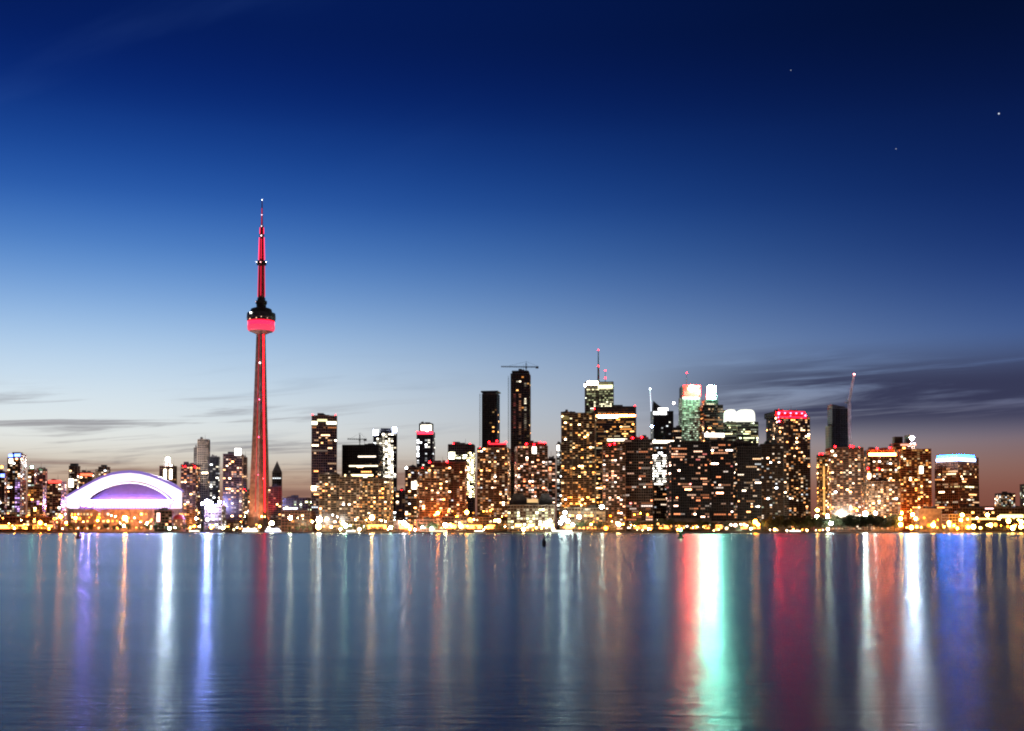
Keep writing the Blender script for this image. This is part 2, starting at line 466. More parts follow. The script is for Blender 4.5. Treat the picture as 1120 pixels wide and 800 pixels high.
    if len(lit) > 96:
        rest = MB(); ms = []
        for (lv, M, side, xc, zc, wd, hh, m) in lit[96:]:
            if m not in ms: ms.append(m)
            rest.box((xc-wd/2,-.23,zc-hh/2),(xc+wd/2,-.01,zc+hh/2), ms.index(m), M)
        kind(rest.build('windows', ms, root), 'stuff')
    # continuous light bands on the front: (x0,x1,y0,y1,colour,strength[,name])
    yf = Y-1.4
    if bands == 'shop': bands = [(x0+.5,x1-.5,574.5,578.4,(1,.34,.06),9,'shopfront')]
    for b in bands:
        nm = b[6] if len(b) > 6 else 'light_band'
        a, c = at(b[0], b[3], yf), at(b[1], b[2], yf)
        # keep the band on the (rotated) front face
        la, lc = Minv @ a, Minv @ c
        xa, xb = max(-w/2, min(w/2, la.x)), max(-w/2, min(w/2, lc.x))
        y0 = -d/2-.9
        bandm = MB()
        nseg = max(1, int((xb-xa)/9))
        for s_ in range(nseg):
            if nm == 'shopfront' and rng.random() < .30: continue
            u0, u1 = xa+(xb-xa)*s_/nseg, xa+(xb-xa)*(s_+1)/nseg
            bandm.box((u0+.15,y0-.25,la.z),(u1-.15,y0+.5,lc.z))
        bandm.build(nm, glow('lit band', b[4], b[5]), root)
    for rl_ in red:
        x, y = rl_[0], rl_[1]; c_ = rl_[2] if len(rl_) > 2 else (1,.004,.008); s_ = rl_[3] if len(rl_) > 3 else redl; r_ = rl_[4] if len(rl_) > 4 else lamp_r
        Pw = at(x, y, Y); Pl = Minv @ Pw
        Pl.x = max(-w/2+.5, min(w/2-.5, Pl.x)); Pl.y = -d/2-.2 if Pl.z < Ht-2 else -d/2+1.0
        mb = MB(); mb.ball(Pl, r_, 0); 
        zb = max(b_[4] for b_ in blocks)
        base_z = Pl.z-r_-2.5
        mb.tube((Pl.x,Pl.y,base_z),(Pl.x,Pl.y,Pl.z-r_*.8),.18, mi=1)
        if Pl.z < Ht-2: mb.box((Pl.x-.3,Pl.y-.2,base_z-.2),(Pl.x+.3,-d/2+.3,base_z+.1),1)
        mb.build('roof_light', [glow('obstruction lamp', c_, s_), STEEL_D], root)
    return root, w, d, Ht

RED = (1,.004,.008)
def reds(x0, x1, y, n, **k): return [(x0+(x1-x0)*i/max(1,n-1), y) for i in range(n)]
WW = (1,.86,.62); CW = (.86,.92,1); YW = (1,.80,.42); VI = (.55,.45,1)
T = []   # the table of towers
def tw(*a, **k): T.append((a, k))
# ---- far left group
tw('apartment_tower','narrow tower cut by the left picture edge with a blue band on top',-6,7,516,1850,p=.4,pal='mixed',bands=[(0,7,518.5,522,(.12,.2,1),7)],red=[(1.5,511,(1,.22,.03),20,2.2)])
tw('apartment_tower','tall tower near the left edge with a blue ringed dark crown',7.5,28,501,1820,p=.42,pal='mixed',tiers=[(9,24,497.5)],house=(11,20,494.5),bands=[(8,13,497,500,(.10,.18,1),9),(15,28,496.5,499.5,(.10,.18,1),9),(8.5,13,502,507,(1,.9,.75),6)],cols=[(17,21,525,560,(.72,.42,1),1.6)])
tw('apartment_tower','slim dark tower with a green lamp on its roof',30,40,514,1900,p=.38,pal='mixed',red=[(34.5,511,(.35,1,.6),60,1.8)])
tw('apartment_tower','short brown tower with lit top storey right of the green roof lamp',39.5,51,513,1930,p=.4,pal='pink')
tw('apartment_block','orange and violet lit block in front of the far left towers',30,50,533,1780,p=.42,pal='amber',frame=CONC,cols=[(33,44,548,556,(.75,.42,1),1.2)])
tw('apartment_tower','low tower with a red lit roof edge left of the stadium',51,72,527,1870,p=.4,pal='mixed',bands=[(52,71,525.5,528.5,(1,.06,.04),3.0)])
tw('apartment_tower','tower with a dark stepped cap behind the left shoulder of the stadium',75,87,510,2080,p=.45,pal='mixed',house=(75.5,83,507),bands=[(74,80,524,533,(1,.85,.62),8)])
tw('apartment_block','wide block with a red lit storey behind the stadium roof',84,103,517,2100,p=.4,pal='mixed',bands=[(85,103,518,520.5,(1,.10,.04),4)])
tw('apartment_tower','tower with a small pointed cap rising behind the stadium roof',104,120,514,2120,p=.45,pal='mixed',tiers=[(106.5,117,511)],house=(109,114,508.5))
tw('office_tower','brown tower with two white light shafts and a white beacon right of the dome',174,193,510,2050,style='office',p=.06,frame=CONC_B,bands=[(178.5,181.5,513.5,524,(1,.88,.6),11,'light_shaft'),(185,188,513.5,524,(1,.88,.6),11,'light_shaft')],red=[(183,503,(1,.88,.82),1700,3.4)])
tw('apartment_tower','brown tower with red roof lamps against the right end of the stadium',197.5,218,508.5,1960,p=.36,pal='warm',red=[(199,509.5),(202,510.5),(211,508.5),(213.5,511)],lamp_r=1.1)
tw('office_tower','slender plain grey tower with hardly any light, tallest beside the stadium',215.5,229,481,2110,style='office',p=.015,frame=CONC,glass=GLASS,ratio=1.0)
tw('office_tower','dark narrow slab set against the left side of the slender grey tower',211.5,216,490,2140,style='office',p=.0,frame=CONC_D)
tw('apartment_tower','dark tower with scattered white lights right of the slender grey tower',229,240,500,2090,style='glass',p=.3,pal='white')
tw('apartment_tower','brown tower with a white lit cube on its roof left of the needle tower',243.5,265.5,497,1900,p=.34,house=(247,255,494),bands=[(256.5,263.5,490.5,498,(1,.97,.88),7,'roof_lantern')])
tw('apartment_tower','plain dark slab half hidden right of the tower with the white roof cube',262,270,500.5,2160,p=.03)
tw('apartment_block','small block with red lamps at the left foot of the needle tower',264,272.5,536,2160,p=.45,red=[(267,535.5),(269.5,537)],lamp_r=1.1)
tw('apartment_block','pale block with a violet white lit storey above the quay',224,247,554,1790,style='low',p=.3,pal='white',frame=CONC)
tw('quayside_building','red lit low building beside the domed pavilion',169,190,559,1745,style='low',p=.3,pal='pink',frame=BRICK,bands=[(171,175,561,571,(1,.55,.5),3)])
tw('office_tower','tower with a pointed gothic roof right of the needle tower',297.5,308,517,2180,style='office',p=.12,pal='white',frame=CONC_D)
tw('apartment_block','brown block in front of the gothic roofed tower',293,308,533,1980,p=.2,pal='warm')
tw('quayside_building','low brick building with orange lamps right of the needle tower',308,345,559,1800,style='low',p=.18,pal='amber',frame=BRICK)
tw('concert_hall','low dark hall with a glowing glass front right of the needle tower',309,342,545,1950,style='low',p=.3,pal='green',bands=[(309,325,555.5,557,(.8,.8,1),5)])
# ---- centre left
tw('hotel_tower','dark square tower with a yellow lit band below its roof',340.5,368,455,1900,style='office',p=.2,pal='warm',lvl=1.0,skip=4,frame=CONC_B,bands=[(341,347,461,464.5,(1,.95,.62),5),(347,358,458.5,461,(.9,.85,.45),1.6),(357,368,461,464,(1,.95,.6),4),(340.5,346,532,536.5,(1,.62,.30),34)],red=[(341.5,453.5),(367,453.5)],lamp_r=.9)
tw('apartment_tower','balconied tower standing against the foot of the yellow banded tower',349,372,519,1800,p=.26,pal='warm',frame=CONC)
tw('office_block','broad black office block with a crane on its roof',374,419,487,1950,style='office',p=.18,pal='warm',skip=6,frame=STEEL_D,bands=[(391,411,498.8,500.2,(1,.85,.68),3),(381,414,509,510.5,(1,.82,.55),2.6),(376,408,519,521,(1,.78,.42),4)])
tw('apartment_tower','concrete grid apartment tower in front of the black office block',371,396,522,1790,p=.34,pal='warm',frame=CONC)
tw('apartment_tower','wide apartment tower with many lit flats below the white lit tower',396,430,524,1800,p=.45,pal='amber',frame=CONC)
tw('apartment_tower','tower with a bright white facade and blue white lit shoulders',408,434,474,2020,style='glass',p=.3,pal='white',tiers=[(414.5,427.5,470.5)],house=(415,426,468),cols=[(418,430,473,545,(1,.90,.70),9),(411,418,480,486,(1,.9,.7),4)],bands=[(408,413.5,470.5,476,(.70,.75,1),42),(429.5,434,467.5,473,(.62,.70,1),42)])
tw('apartment_tower','low tower with a white corner lamp in the gap beside the ring lit tower',443,458,511.5,1900,p=.36,pal='warm',red=[(444,512,(1,.97,.9),50,2.0)],bands=[(450,456,527,535,WW,8)])
tw('apartment_tower','black tower with a red ring and white lit columns below a white crown',455.5,475.5,473,1990,style='glass',p=.16,pal='white',tiers=[(458,473,463.5)],cols=[(455.5,458.5,484,512,(.95,.97,1),5),(463.5,467,483,490,(1,1,1),8),(463.5,467,496,506,(.9,.95,1),4),(469,471.5,484,500,(1,1,1),7)],bands=[(456,475,472,475,(1,.02,.05),5),(460,472,465,471,(1,.93,.75),5)],red=[(455.8,472.5),(465,474),(473,473)],lamp_r=1.0)
tw('apartment_block','dark block with red lamps between the white facade tower and the ring lit tower',433,445,537,1960,p=.3,red=[(439,536.5)],lamp_r=1.0)
tw('apartment_tower','wide stepped condominium tower with a sloping line of red roof lamps',458.5,490,511,1800,p=.36,pal='warm',red=[(462,512),(470,505.5),(489.5,505)],tiers=[(470,490,506)])
tw('apartment_tower','upright right wing of the wide stepped condominium',490,511,506,1815,p=.3,pal='warm',frame=BRICK)
tw('office_tower','dark topped tower with a glaring white strip down its right side',490,519.5,486.5,2000,style='office',p=.06,skip=3,cols=[(510,518.5,494,545,(1,.85,.45),14),(492,510,497,503,(1,.95,.6),8)],red=[(496,485.5),(514,485.5)],lamp_r=1.0,bands=[(491,497,495,502,(1,.96,.66),16)])
# ---- centre
tw('apartment_tower','broad brown condominium with a red lit penthouse below the twin dark towers',522,558,490,1830,p=.36,pal='warm',tiers=[(533,554,486)],red=[(534.5,483.5),(543,482.5),(553,484),(524.5,490)],bands=[(534,553.5,484.8,486.2,(1,.02,.05),2.2)])
tw('apartment_tower','dark flat capped tower, the shorter of the twin dark towers',527,546.5,431,2080,style='glass',p=.035,pal='amber',lvl=.6,skip=5,ratio=1,frame=STEEL_D)
tw('apartment_tower','tallest dark tower in the centre with a tower crane on its roof',558.5,580.5,409,2040,style='glass',p=.035,pal='amber',lvl=.6,skip=4,ratio=1,tiers=[(560,579.5,405.8)],cols=[(572.3,575.2,418,425,WW,2.2),(572.3,575.2,443,452,WW,5),(564.5,571.5,417,419,WW,1.6),(572.3,575.2,430,470,WW,.9),(568,571,430,480,(1,.4,.2),.25),(561,564,430,470,(1,.2,.15),.12)],frame=CONC_B)
tw('apartment_tower','brown condominium with red roof lamps right of the tallest dark tower',563,599,488,1840,p=.38,pal='pink',tiers=[(575,598,485)],red=[(576,485.5),(584.5,486.5),(591,484),(596.5,484)],bands=[(582.5,587,489,496,(1,.92,.8),10)],redl=50)
tw('apartment_tower','narrow orange lit tower in the gap left of the big beige block',599,607.5,502,1960,p=.4,pal='pink')
tw('terminal_building','low stepped waterfront terminal with dark roof pavilions and lit storeys',555,607,553,1740,style='low',p=.62,pal='green',frame=CONC_D,lvl=.8,low=1,bands=[(556,606,573,576.5,(1,.62,.2),5,'shopfront')])
tw('apartment_tower','massive beige condominium slab with warm windows left of the bank towers',614,652,452,1880,p=.33,pal='amber',tiers=[(614.5,631,450)],lvl=1.1,frame=CONC,bands=[(615,622,455,459,(.5,.35,.1),.35)])
tw('apartment_tower','narrow grey tower edge lit white against the big beige slab',609,616,486,2000,p=.35,pal='white',bands=[(609,612,487,493,(1,.95,.85),5)])
tw('bank_tower','pale lit bank tower with two antennas on its roof',640,671.5,418,2300,style='office',p=.42,pal='green',lvl=.6,frame=CONC,glass=GLASS_G,skip=0,bands=[(642,654,417,421,(1,.72,.5),22),(654,670,421,425,(1,.95,.55),2.4)],cols=[(643,670,424,428,(1,.9,.5),1.6),(643,650,430,436,(1,.98,.8),3),(643,670,428,438,(.80,.86,.45),.5),(650,670,439,446,(1,.93,.6),2.2)],red=[(638.5,421.5,(1,.95,.9),60,2.2)])
tw('office_tower','broad dark office tower with rows of amber windows right of the beige slab',650,696,445,2080,style='office',p=.42,pal='amber',skip=2,red=[(694.5,444),(643,447)],lamp_r=1.0,bands=[(652,695,453.8,455.6,(1,.28,.06),80),(664,686,480,482.5,(1,.85,.62),4)])
tw('apartment_tower','dark ribbed condominium on the quay with red roof lamps, left one',659,684,488,1800,p=.34,pal='pink',red=[(667,486.5),(672,485)],redl=60,tiers=[(663,682,486)])
tw('apartment_tower','dark condominium with red roof lamps in front of the white panel tower',683,714,481,1820,style='office',p=.26,pal='pink',lvl=1.2,red=[(692,479),(702,478.5)],redl=60,tiers=[(690,711,478.5)])
tw('office_tower','dark tower with a sharp pointed corner and a white spire',712,737,450,2280,style='glass',p=.08,pal='white',bands=[(713.5,729,450.5,453.5,(1,.97,.95),7),(720,731,446.5,449,(1,.97,.95),7)])
tw('office_tower','dark tower with a blue lamp and a lit roof edge above a white window panel',709,746,483,1900,style='office',p=.22,pal='mixed',cols=[(713,727.5,498,531,(1,.94,.82),5)],bands=[(711,745,481.8,484.8,(1,.80,.58),6)],red=[(707.5,466.5,(.3,.45,1),150,2.0)])
tw('office_block','small dark block with a few lights right of the spired tower',736,746,468,2200,style='office',p=.2)
tw('bank_tower','green white lit bank tower with a glowing red box on top',743,766,435,2350,style='office',p=.9,pal='white',lvl=.35,skip=0,frame=CONC,cols=[(743,766,434,482,(.70,.95,.66),.75)],bands=[(744,766,434,437,(.8,1,.75),1.6)])
tw('bank_tower','dark round shouldered tower carrying the glaring green beacon',766,797,449,2330,style='office',p=.38,pal='warm',lvl=.9,tiers=[(768,792,443),(771,787,437.5)],skip=0,bands=[(767,795,474,478,(1,.95,.85),5)])
tw('office_tower','left of the two towers with a white glowing round top',793,806,462,2300,style='office',p=.5,pal='green',lvl=.7,skip=0,glass=GLASS_G)
tw('office_tower','right of the two towers with a white glowing round top',805,830,462,2320,style='office',p=.55,pal='green',lvl=.7,skip=0,glass=GLASS_G)
tw('apartment_tower','long black condominium slab below the red box, left section with scattered pink lights',729,776,483.5,1800,style='office',p=.2,pal='pink',lvl=1.5,frame=STEEL_D,skip=1,rot=.04)
tw('apartment_tower','middle section of the long black slab below the green beacon',776,802,482.5,1815,style='office',p=.2,pal='pink',lvl=1.5,frame=STEEL_D,rot=-.05)
tw('apartment_tower','right section of the long black slab below the white round tops',802,833,489,1830,style='office',p=.2,pal='mixed',lvl=1.3,frame=STEEL_D,rot=.05,tiers=[(803,823,483.5)])
# ---- right
tw('apartment_tower','tall dark tower with a crown of glowing red lamps',839,886.5,456,1930,p=.27,pal='warm',frame=CONC_D,lvl=1.2,skip=2,tiers=[(843,884,450.5)],rot=.2,ratio=.9,bands=[(840,885,455,457,(1,.004,.02),7),(844,883,449.8,451.2,(1,.004,.02),7)],red=[(841,456.5),(848,453),(841,461)]+reds(846,880,451.5,6)+[(884,454),(866,455.5),(853,456)],lamp_r=1.5,redl=420)
tw('apartment_tower','black slab in front of the red crowned tower',831,857,486,1830,p=.16,pal='mixed',frame=STEEL_D)
tw('office_tower','dark sloping roofed glass tower behind the luffing crane',906,929,447,2150,style='glass',p=.0,rot=.12)
tw('apartment_tower','narrow tower with red roof lamps and amber lit ribs left of the crane',894,906,498,1850,p=.42,pal='amber',red=[(896,497),(900,496.5)],bands=[(901,902.5,510,564,(1,.5,.12),1.2)])
tw('apartment_tower','broad brown condominium with red roof lamps below the crane',903.5,945,490,1820,p=.38,pal='warm',frame=BRICK,red=[(914,488.5),(930.5,488.5),(933,489),(940,490)],redl=60)
tw('apartment_tower','lit condominium with a glowing top storey and red lamps right of the crane',944,982,497,1860,p=.45,pal='warm',frame=CONC,tiers=[(950,981,492.5)],bands=[(951,980,495.8,498.6,(1,.13,.02),190),(944,953,518,523,WW,9)],red=[(960,491),(974,490),(942.5,512.5),(961,513)],redl=60)
tw('apartment_block','pale gridded block with lit flats at the foot of the glowing top storey tower',943,985,527,1780,p=.5,pal='warm',lvl=.8,frame=CONC_B)
tw('apartment_tower','wide brick condominium with a dark penthouse carrying a white beacon',980,1019,491.5,1850,p=.4,pal='amber',frame=BRICK,tiers=[(980,1005,485)],house=(983,992,477),bands=[(983,1003,485.5,487.5,(1,.4,.28),1.6),(1006,1010,510,518,WW,7)],red=[(998,479,(.93,.90,1),2300,3.2)])
tw('office_block','glassy office block with a glowing blue white roof sign',1023,1071,500,1900,style='office',rot=.62,ratio=.75,p=.3,pal='warm',skip=2,frame=CONC_B,cols=[(1042,1071,531,534,(1,.85,.4),4),(1024,1043,517,519,(1,.7,.35),2.6),(1053,1071,516,519,(1,.85,.5),3),(1061,1071,546,549,WW,4),(1026,1042,547,549.5,(1,.8,.5),2)])
tw('apartment_tower','distant speckled apartment tower low on the right horizon',1088.5,1110.5,540,2700,p=.55,pal='mixed',lvl=1.3)
tw('apartment_tower','dark tower edge cut by the right picture edge',1116,1132,530,2500,p=.3,pal='green')
tw('warehouse','orange lit warehouse at the foot of the brick condominium',997,1030,557,1790,style='low',p=.08,pal='amber',frame=CONC,glass=CONC,rot=.1)
tw('warehouse','long dark warehouse with a lit eave on the right shore',1043,1135,556,1880,style='low',p=.10,pal='amber',frame=CONC_D,ratio=.3,rot=.02,bands=[(1094,1120,563,566.5,(1,.75,.22),5),(1060,1092,567,568.5,(1,.6,.15),5),(1078,1087,555,557,(1,.6,.6),5)])
tw('quayside_building','low dark restaurant on the quay under the stepped condominium',455,482,569,1725,style='low',p=.12,pal='warm',frame=BRICK)
tw('quayside_building','yellow lit ferry hall on the quay below the big beige slab',612,662,556,1765,style='low',p=.75,pal='amber',lvl=.8,frame=CONC,bands='shop')
tw('quayside_building','low brown building behind the lamps below the stepped condominium',483,555,566,1770,style='low',p=.45,pal='amber',frame=BRICK,bands='shop')
tw('quayside_building','low shop row on the quay below the white lit tower',372,452,570,1760,style='low',p=.5,pal='mixed',frame=CONC,bands='shop')
tw('quayside_building','low dark building behind the small lamps of the long black slab',690,832,571,1760,style='low',p=.30,pal='mixed',frame=CONC_D,ratio=.2,rot=.01,bands='shop')
tw('quayside_building','low row of lit houses at the far left shore',-8,62,566,1765,style='low',p=.5,pal='amber',frame=BRICK,ratio=.3,bands='shop')
tw('quayside_building','orange lit depot on the right shore below the blue white roof sign',1030,1062,563,1760,style='low',p=.2,pal='amber',frame=CONC)
for a, k in T: RECTS.append((a[2], a[3], a[4], a[5], a[1]))
RECTS.append((272,296,500,2000,'cn')); RECTS.append((75,198,535,1930,'st'))
B = {}
for a, k in T: B[a[1]] = tower(*a, **k)
def bld(frag):
    return next(v for kk, v in B.items() if frag in kk)

# ---- features of single buildings
def wp(root, name, mb, mats, **k): return mb.build(name, mats, root, world=True, **k)
# gothic roof
r_, w_, d_, h_ = bld('gothic roof')
p_ = MB(); zt = at(303,504,2180).z-GZ
p_.add([(-w_/2-.3,-d_/2-.3,h_+.95),(w_/2+.3,-d_/2-.3,h_+.95),(w_/2+.3,d_/2+.3,h_+.95),(-w_/2-.3,d_/2+.3,h_+.95),(-w_*.22,-d_*.2,h_+13),(w_*.22,-d_*.2,h_+13),(w_*.22,d_*.2,h_+13),(-w_*.22,d_*.2,h_+13),(0,0,zt)],
       [(3,2,1,0),(0,1,5,4),(1,2,6,5),(2,3,7,6),(3,0,4,7),(4,5,8),(5,6,8),(6,7,8),(7,4,8)])
p_.build('spire_roof', ROOFM, r_)
# flat cap and hoist mast of the shorter dark tower
r_, w_, d_, h_ = bld('dark flat capped')
MB().box((-w_*.56,-d_*.56,h_+3.2),(w_*.56,d_*.56,h_+5.6)).box((-w_*.4,-d_*.4,h_+.1),(w_*.4,d_*.4,h_+3.2)).build('roof_cap', STEEL_D, r_)
def mast(root, px, y0, y1, Y):
    m = MB(); a, b = at(px,y1,Y), at(px,y0,Y)
    a.z = GZ
    for dx in (-.8,.8):
        for dy in (-.8,.8): m.tube(a+Vector((dx,dy,0)), b+Vector((dx,dy,0)), .22, n=4)
    n_ = int((b.z-a.z)/4)
    for k in range(n_):
        z = a.z+k*4
        m.tube((a.x-.8,a.y-.8,z),(a.x+.8,a.y-.8,z+4),.14,n=3); m.tube((a.x+.8,a.y+.8,z),(a.x-.8,a.y+.8,z+4),.14,n=3)
    wp(root, 'hoist_mast', m, STEEL_D)
mast(bld('dark flat capped')[0], 525, 431, 500, 2085); mast(bld('tallest dark tower')[0], 556.2, 411, 500, 2045)
# dark roof pavilions and sign of the terminal
r_, w_, d_, h_ = bld('low stepped waterfront terminal')
for (a, b, y0, nm) in ((557,577,539.5,'roof_pavilion'),(589,605,540,'roof_pavilion')):
    m = MB(); A, B_ = at(a,560,1752), at(b,560,1752); zt = at(580,y0,1752).z; zb = h_+GZ
    for k in range(5):
        f = k/5; ins = (B_.x-A.x)*.5*(f**2.2)*.75
        m.box((A.x+ins,1752+k*1.2,zb+(zt-zb)*f+.1),(B_.x-ins,1790-k*1.5,zb+(zt-zb)*(k+1)/5))
    wp(r_, nm, m, STEEL_D)
m = MB(); A, B_ = at(576.5,550,1751), at(588.5,546,1751)
m.box((A.x,1750.5,A.z),(B_.x,1751,B_.z)).box((A.x+.5,1751.01,h_+GZ),(B_.x-.5,1760,B_.z-.3),1)
wp(r_, 'sign_panel', m, [glow('lit tan sign', (1,.62,.26), .9), STEEL_D])
# antennas of the pale bank tower
def antenna(root, px, y0, y1, Y, r0, r1, lamps=(), mat=STEEL_D, rmp=1.1):
    m = MB(); a, b = at(px,y1,Y), at(px,y0,Y); b.x = a.x
    mid = a.lerp(b,.5)
    m.tube(a, mid, r0, r0*.8, 6); m.tube(mid, b, r0*.6, r1, 6)
    o = wp(root, 'antenna', m, mat)
    for (ly, c, s) in lamps:
        q_ = MB(); L = at(px,ly,Y-r0); L.x = a.x; q_.ball(L, rmp)
        wp(root, 'antenna_light', q_, glow('obstruction lamp', c, s))
r_ = bld('pale lit bank')[0]
antenna(r_, 654.5, 383, 418, 2325, 2.2, .8, [(383,RED,40),(400.5,RED,50)]); antenna(r_, 662, 405, 418, 2325, .7, .4, [(405.5,RED,60),(413.5,RED,50)])
m = MB(); m.box((-6,-4,0),(6,4,6)); 
# spire and pointed corner
r_, w_, d_, h_ = bld('sharp pointed corner')
m = MB(); zt = at(711,438.5,2280).z-GZ; 
m.add([(-w_/2,-d_/2,h_+.95),(w_*.1,-d_/2,h_+.95),(-w_/2,d_*.2,h_+.95),(-w_/2,-d_/2+.3,zt)],[(0,1,3),(1,2,3),(2,0,3),(2,1,0)])
m.build('roof_blade', STEEL_D, r_)
m = MB(); a, b = at(712.3,450,2282), at(711,425.5,2282); m.tube(a,b,.9,.5)
wp(r_, 'spire', m, glow('lit spire', (.8,.86,1), 1.5)); 
m = MB(); m.ball(b, 1.6); wp(r_, 'spire_light', m, glow('spire lamp', (.8,.88,1), 12))
# red box: the red floodlighting on it is put in as its own glow
r_, w_, d_, h_ = bld('glowing red box')
m = MB(); A, B_ = at(746,434,2352), at(766,421.5,2352)
m.box((A.x+4,2352,A.z+1.5),(B_.x,2385,B_.z)); wp(r_, 'floodlit_box', m, glow('red floodlit glow', (1,.007,.005), 30))
m = MB(); m.box((A.x-1,2351,A.z+1.5),(A.x+3.6,2385,B_.z-2)); wp(r_, 'louvre_box', m, BLACK)
m = MB(); m.lathe([(6.2,-1),(6.2,1)],n=16); me = m.mesh('sign_emblem', glow('emblem light', (1,.04,.02), 1000)); o = link('sign_emblem', me, r_); o.matrix_basis = r_.matrix_basis.inverted() @ (Matrix.Translation(at(756.5,425,2350.2)) @ Matrix.Rotation(R(90),4,'X'))
antenna(r_, 751, 408, 422, 2360, .6, .4, [(408,RED,60)])
m = MB(); m.ball(at(737,441,2355), 2.2); m.tube(at(737,442,2355), at(744,446,2360), .3, mi=1); wp(r_, 'roof_light', m, [glow('obstruction lamp',(1,.8,.75),30), STEEL_D])
# green beacon
r_, w_, d_, h_ = bld('green beacon')
m = MB(); A, B_ = at(772.5,438,2345), at(783.5,431,2345); m.box((A.x,2342,A.z),(B_.x,2352,B_.z)); wp(r_, 'beacon_plinth', m, STEEL)
m = MB(); c = at(777.5,426.5,2341); m.ball(c, 7.0, n=12, m=8, sq=(1,1,1.25)); m.tube(c-Vector((0,-4,14)), c-Vector((0,-2,6)), 1.5, mi=1)
wp(r_, 'beacon', m, [glow('green beacon lamp', (.36,1,.62), 1700), STEEL_D])
def spill_shield(root, c, r, f=1.0):  # added plates that keep the green beacon's light off the neighbouring towers
    m = MB(); e = r*1.02
    m.box((c.x-e,c.y+r*1.1,c.z-e),(c.x+e,c.y+r*1.1+.5,c.z+e))
    for sx_ in (-1,1): m.box((c.x+sx_*e-.25,c.y-r*(f if sx_ < 0 else 2.4),c.z-e),(c.x+sx_*e+.25,c.y+r*1.1-.01,c.z+e))
    m.box((c.x-e+.26,c.y-r*f,c.z+e-.5),(c.x+e-.26,c.y+r*1.1-.01,c.z+e)); m.box((c.x-e+.26,c.y-r*f,c.z-e),(c.x+e-.26,c.y+r*1.1-.01,c.z-e+.5))
    wp(root, 'beacon_spill_shield', m, STEEL_D)
spill_shield(r_, c, 7.0, -.05)
rb_ = bld('carrying a white beacon')[0]
m = MB(); c2 = at(994.6,479,1853); m.box((c2.x-.2,c2.y-4,c2.z-9),(c2.x+.2,c2.y+24,c2.z+5)); wp(rb_, 'spill_baffle', m, STEEL_D)  # added plate, shields the penthouse from the white beacon
# round white tops
for frag, a, b in (('left of the two towers',794,805.5),('right of the two towers',806,826)):
    r_, w_, d_, h_ = bld(frag)
    m = MB(); A, B_ = at(a,461.5,2306), at(b,448.5,2306); n_ = 10
    pts = []
    for k in range(n_+1):
        tt = math.pi*k/n_; cxm = (A.x+B_.x)/2; hw = (B_.x-A.x)/2
        pts.append((cxm-hw*math.copysign(abs(math.cos(tt))**.45, math.cos(tt)), A.z+1.2+(B_.z-A.z)*(math.sin(tt)**.5)))
    vs = [(x,2306,z) for x,z in pts]+[(x,2332,z) for x,z in pts]; L = n_+1
    m.add(vs, [tuple(range(L)), tuple(reversed(range(L,2*L)))]+[(k,L+k,L+(k+1)%L,(k+1)%L) for k in range(L)])
    wp(r_, 'glowing_top', m, glow('glowing roof lantern', (1,1,.88), 1.3))
# sloping roof
r_, w_, d_, h_ = bld('dark sloping roofed')
m = MB(); 
m.add([(-w_/2,-d_/2,h_+.95),(w_/2,-d_/2,h_+.95),(w_/2,d_/2,h_+.95),(-w_/2,d_/2,h_+.95),(-w_/2,-d_/2,h_+8),(-w_/2,d_/2,h_+8)],[(3,2,1,0),(0,1,4),(1,2,5,4),(2,3,5),(3,0,4,5)])
m.build('sloping_roof', STEEL_D, r_)
m = MB(); m.box((-w_/2-5.5,-d_*.35,0),(-w_/2-.4,d_*.35,h_*.86)); 
for k in range(40): m.box((-w_/2-5.7,-d_*.35-.2,h_*.86*k/40),(-w_/2-.41,d_*.35+.2,h_*.86*k/40+.5),1)
m.build('side_wing', [glow('dim green lit glass', (.6,.7,.35), .05), STEEL_D], r_)
# blue white roof sign: hugging both visible faces of the turned block
r_, w_, d_, h_ = bld('blue white roof sign')
m = MB(); z0, z1 = h_-6.0, h_-1.6
m.box((-w_/2-.6,-d_/2-2.2,z0),(w_*.30,-d_/2-.7,z1)); m.box((-w_/2-2.2,-d_/2-.6,z0),(-w_/2-.7,d_*.40,z1))
m.build('roof_sign', glow('white sign light', (.45,.62,1), 9), r_)
m = MB(); z0, z1 = h_-1.4, h_+3.2
m.box((-w_/2-.6,-d_/2-1.9,z0),(w_*.24,-d_/2-.7,z1)); m.box((-w_/2-1.9,-d_/2-.6,z0),(-w_/2-.7,d_*.34,z1))
m.build('roof_sign_halo', glow('blue sign light', (.004,.20,1), 110), r_)
# domed pavilion (dark red, left of the violet lamps)
dm = thing('domed_pavilion', 'small dark red domed pavilion on the quay right of the stadium', 'building', at(194.5,581,1742)*Vector((1,1,0))+Vector((0,6,GZ)))
m = MB(); m.lathe([(8.6,0),(8.6,17),(9.2,17.2),(9.2,18.2),(8.4,18.4)], n=16); m.build('wall', BRICK, dm)
m = MB(); m.lathe([(8.5,18.41),(7.6,21.5),(5.4,24.2),(2.6,25.6),(.3,26.2)], n=16); m.build('dome', REDP, dm)
for k in range(6):
    aa = R(-150+k*24); link('window', pane(1.6, 2.2, wmat((1,.6,.3), 1.6)), dm, (8.65*math.cos(aa), 8.65*math.sin(aa), 6+5*(k%3)), aa+R(90))

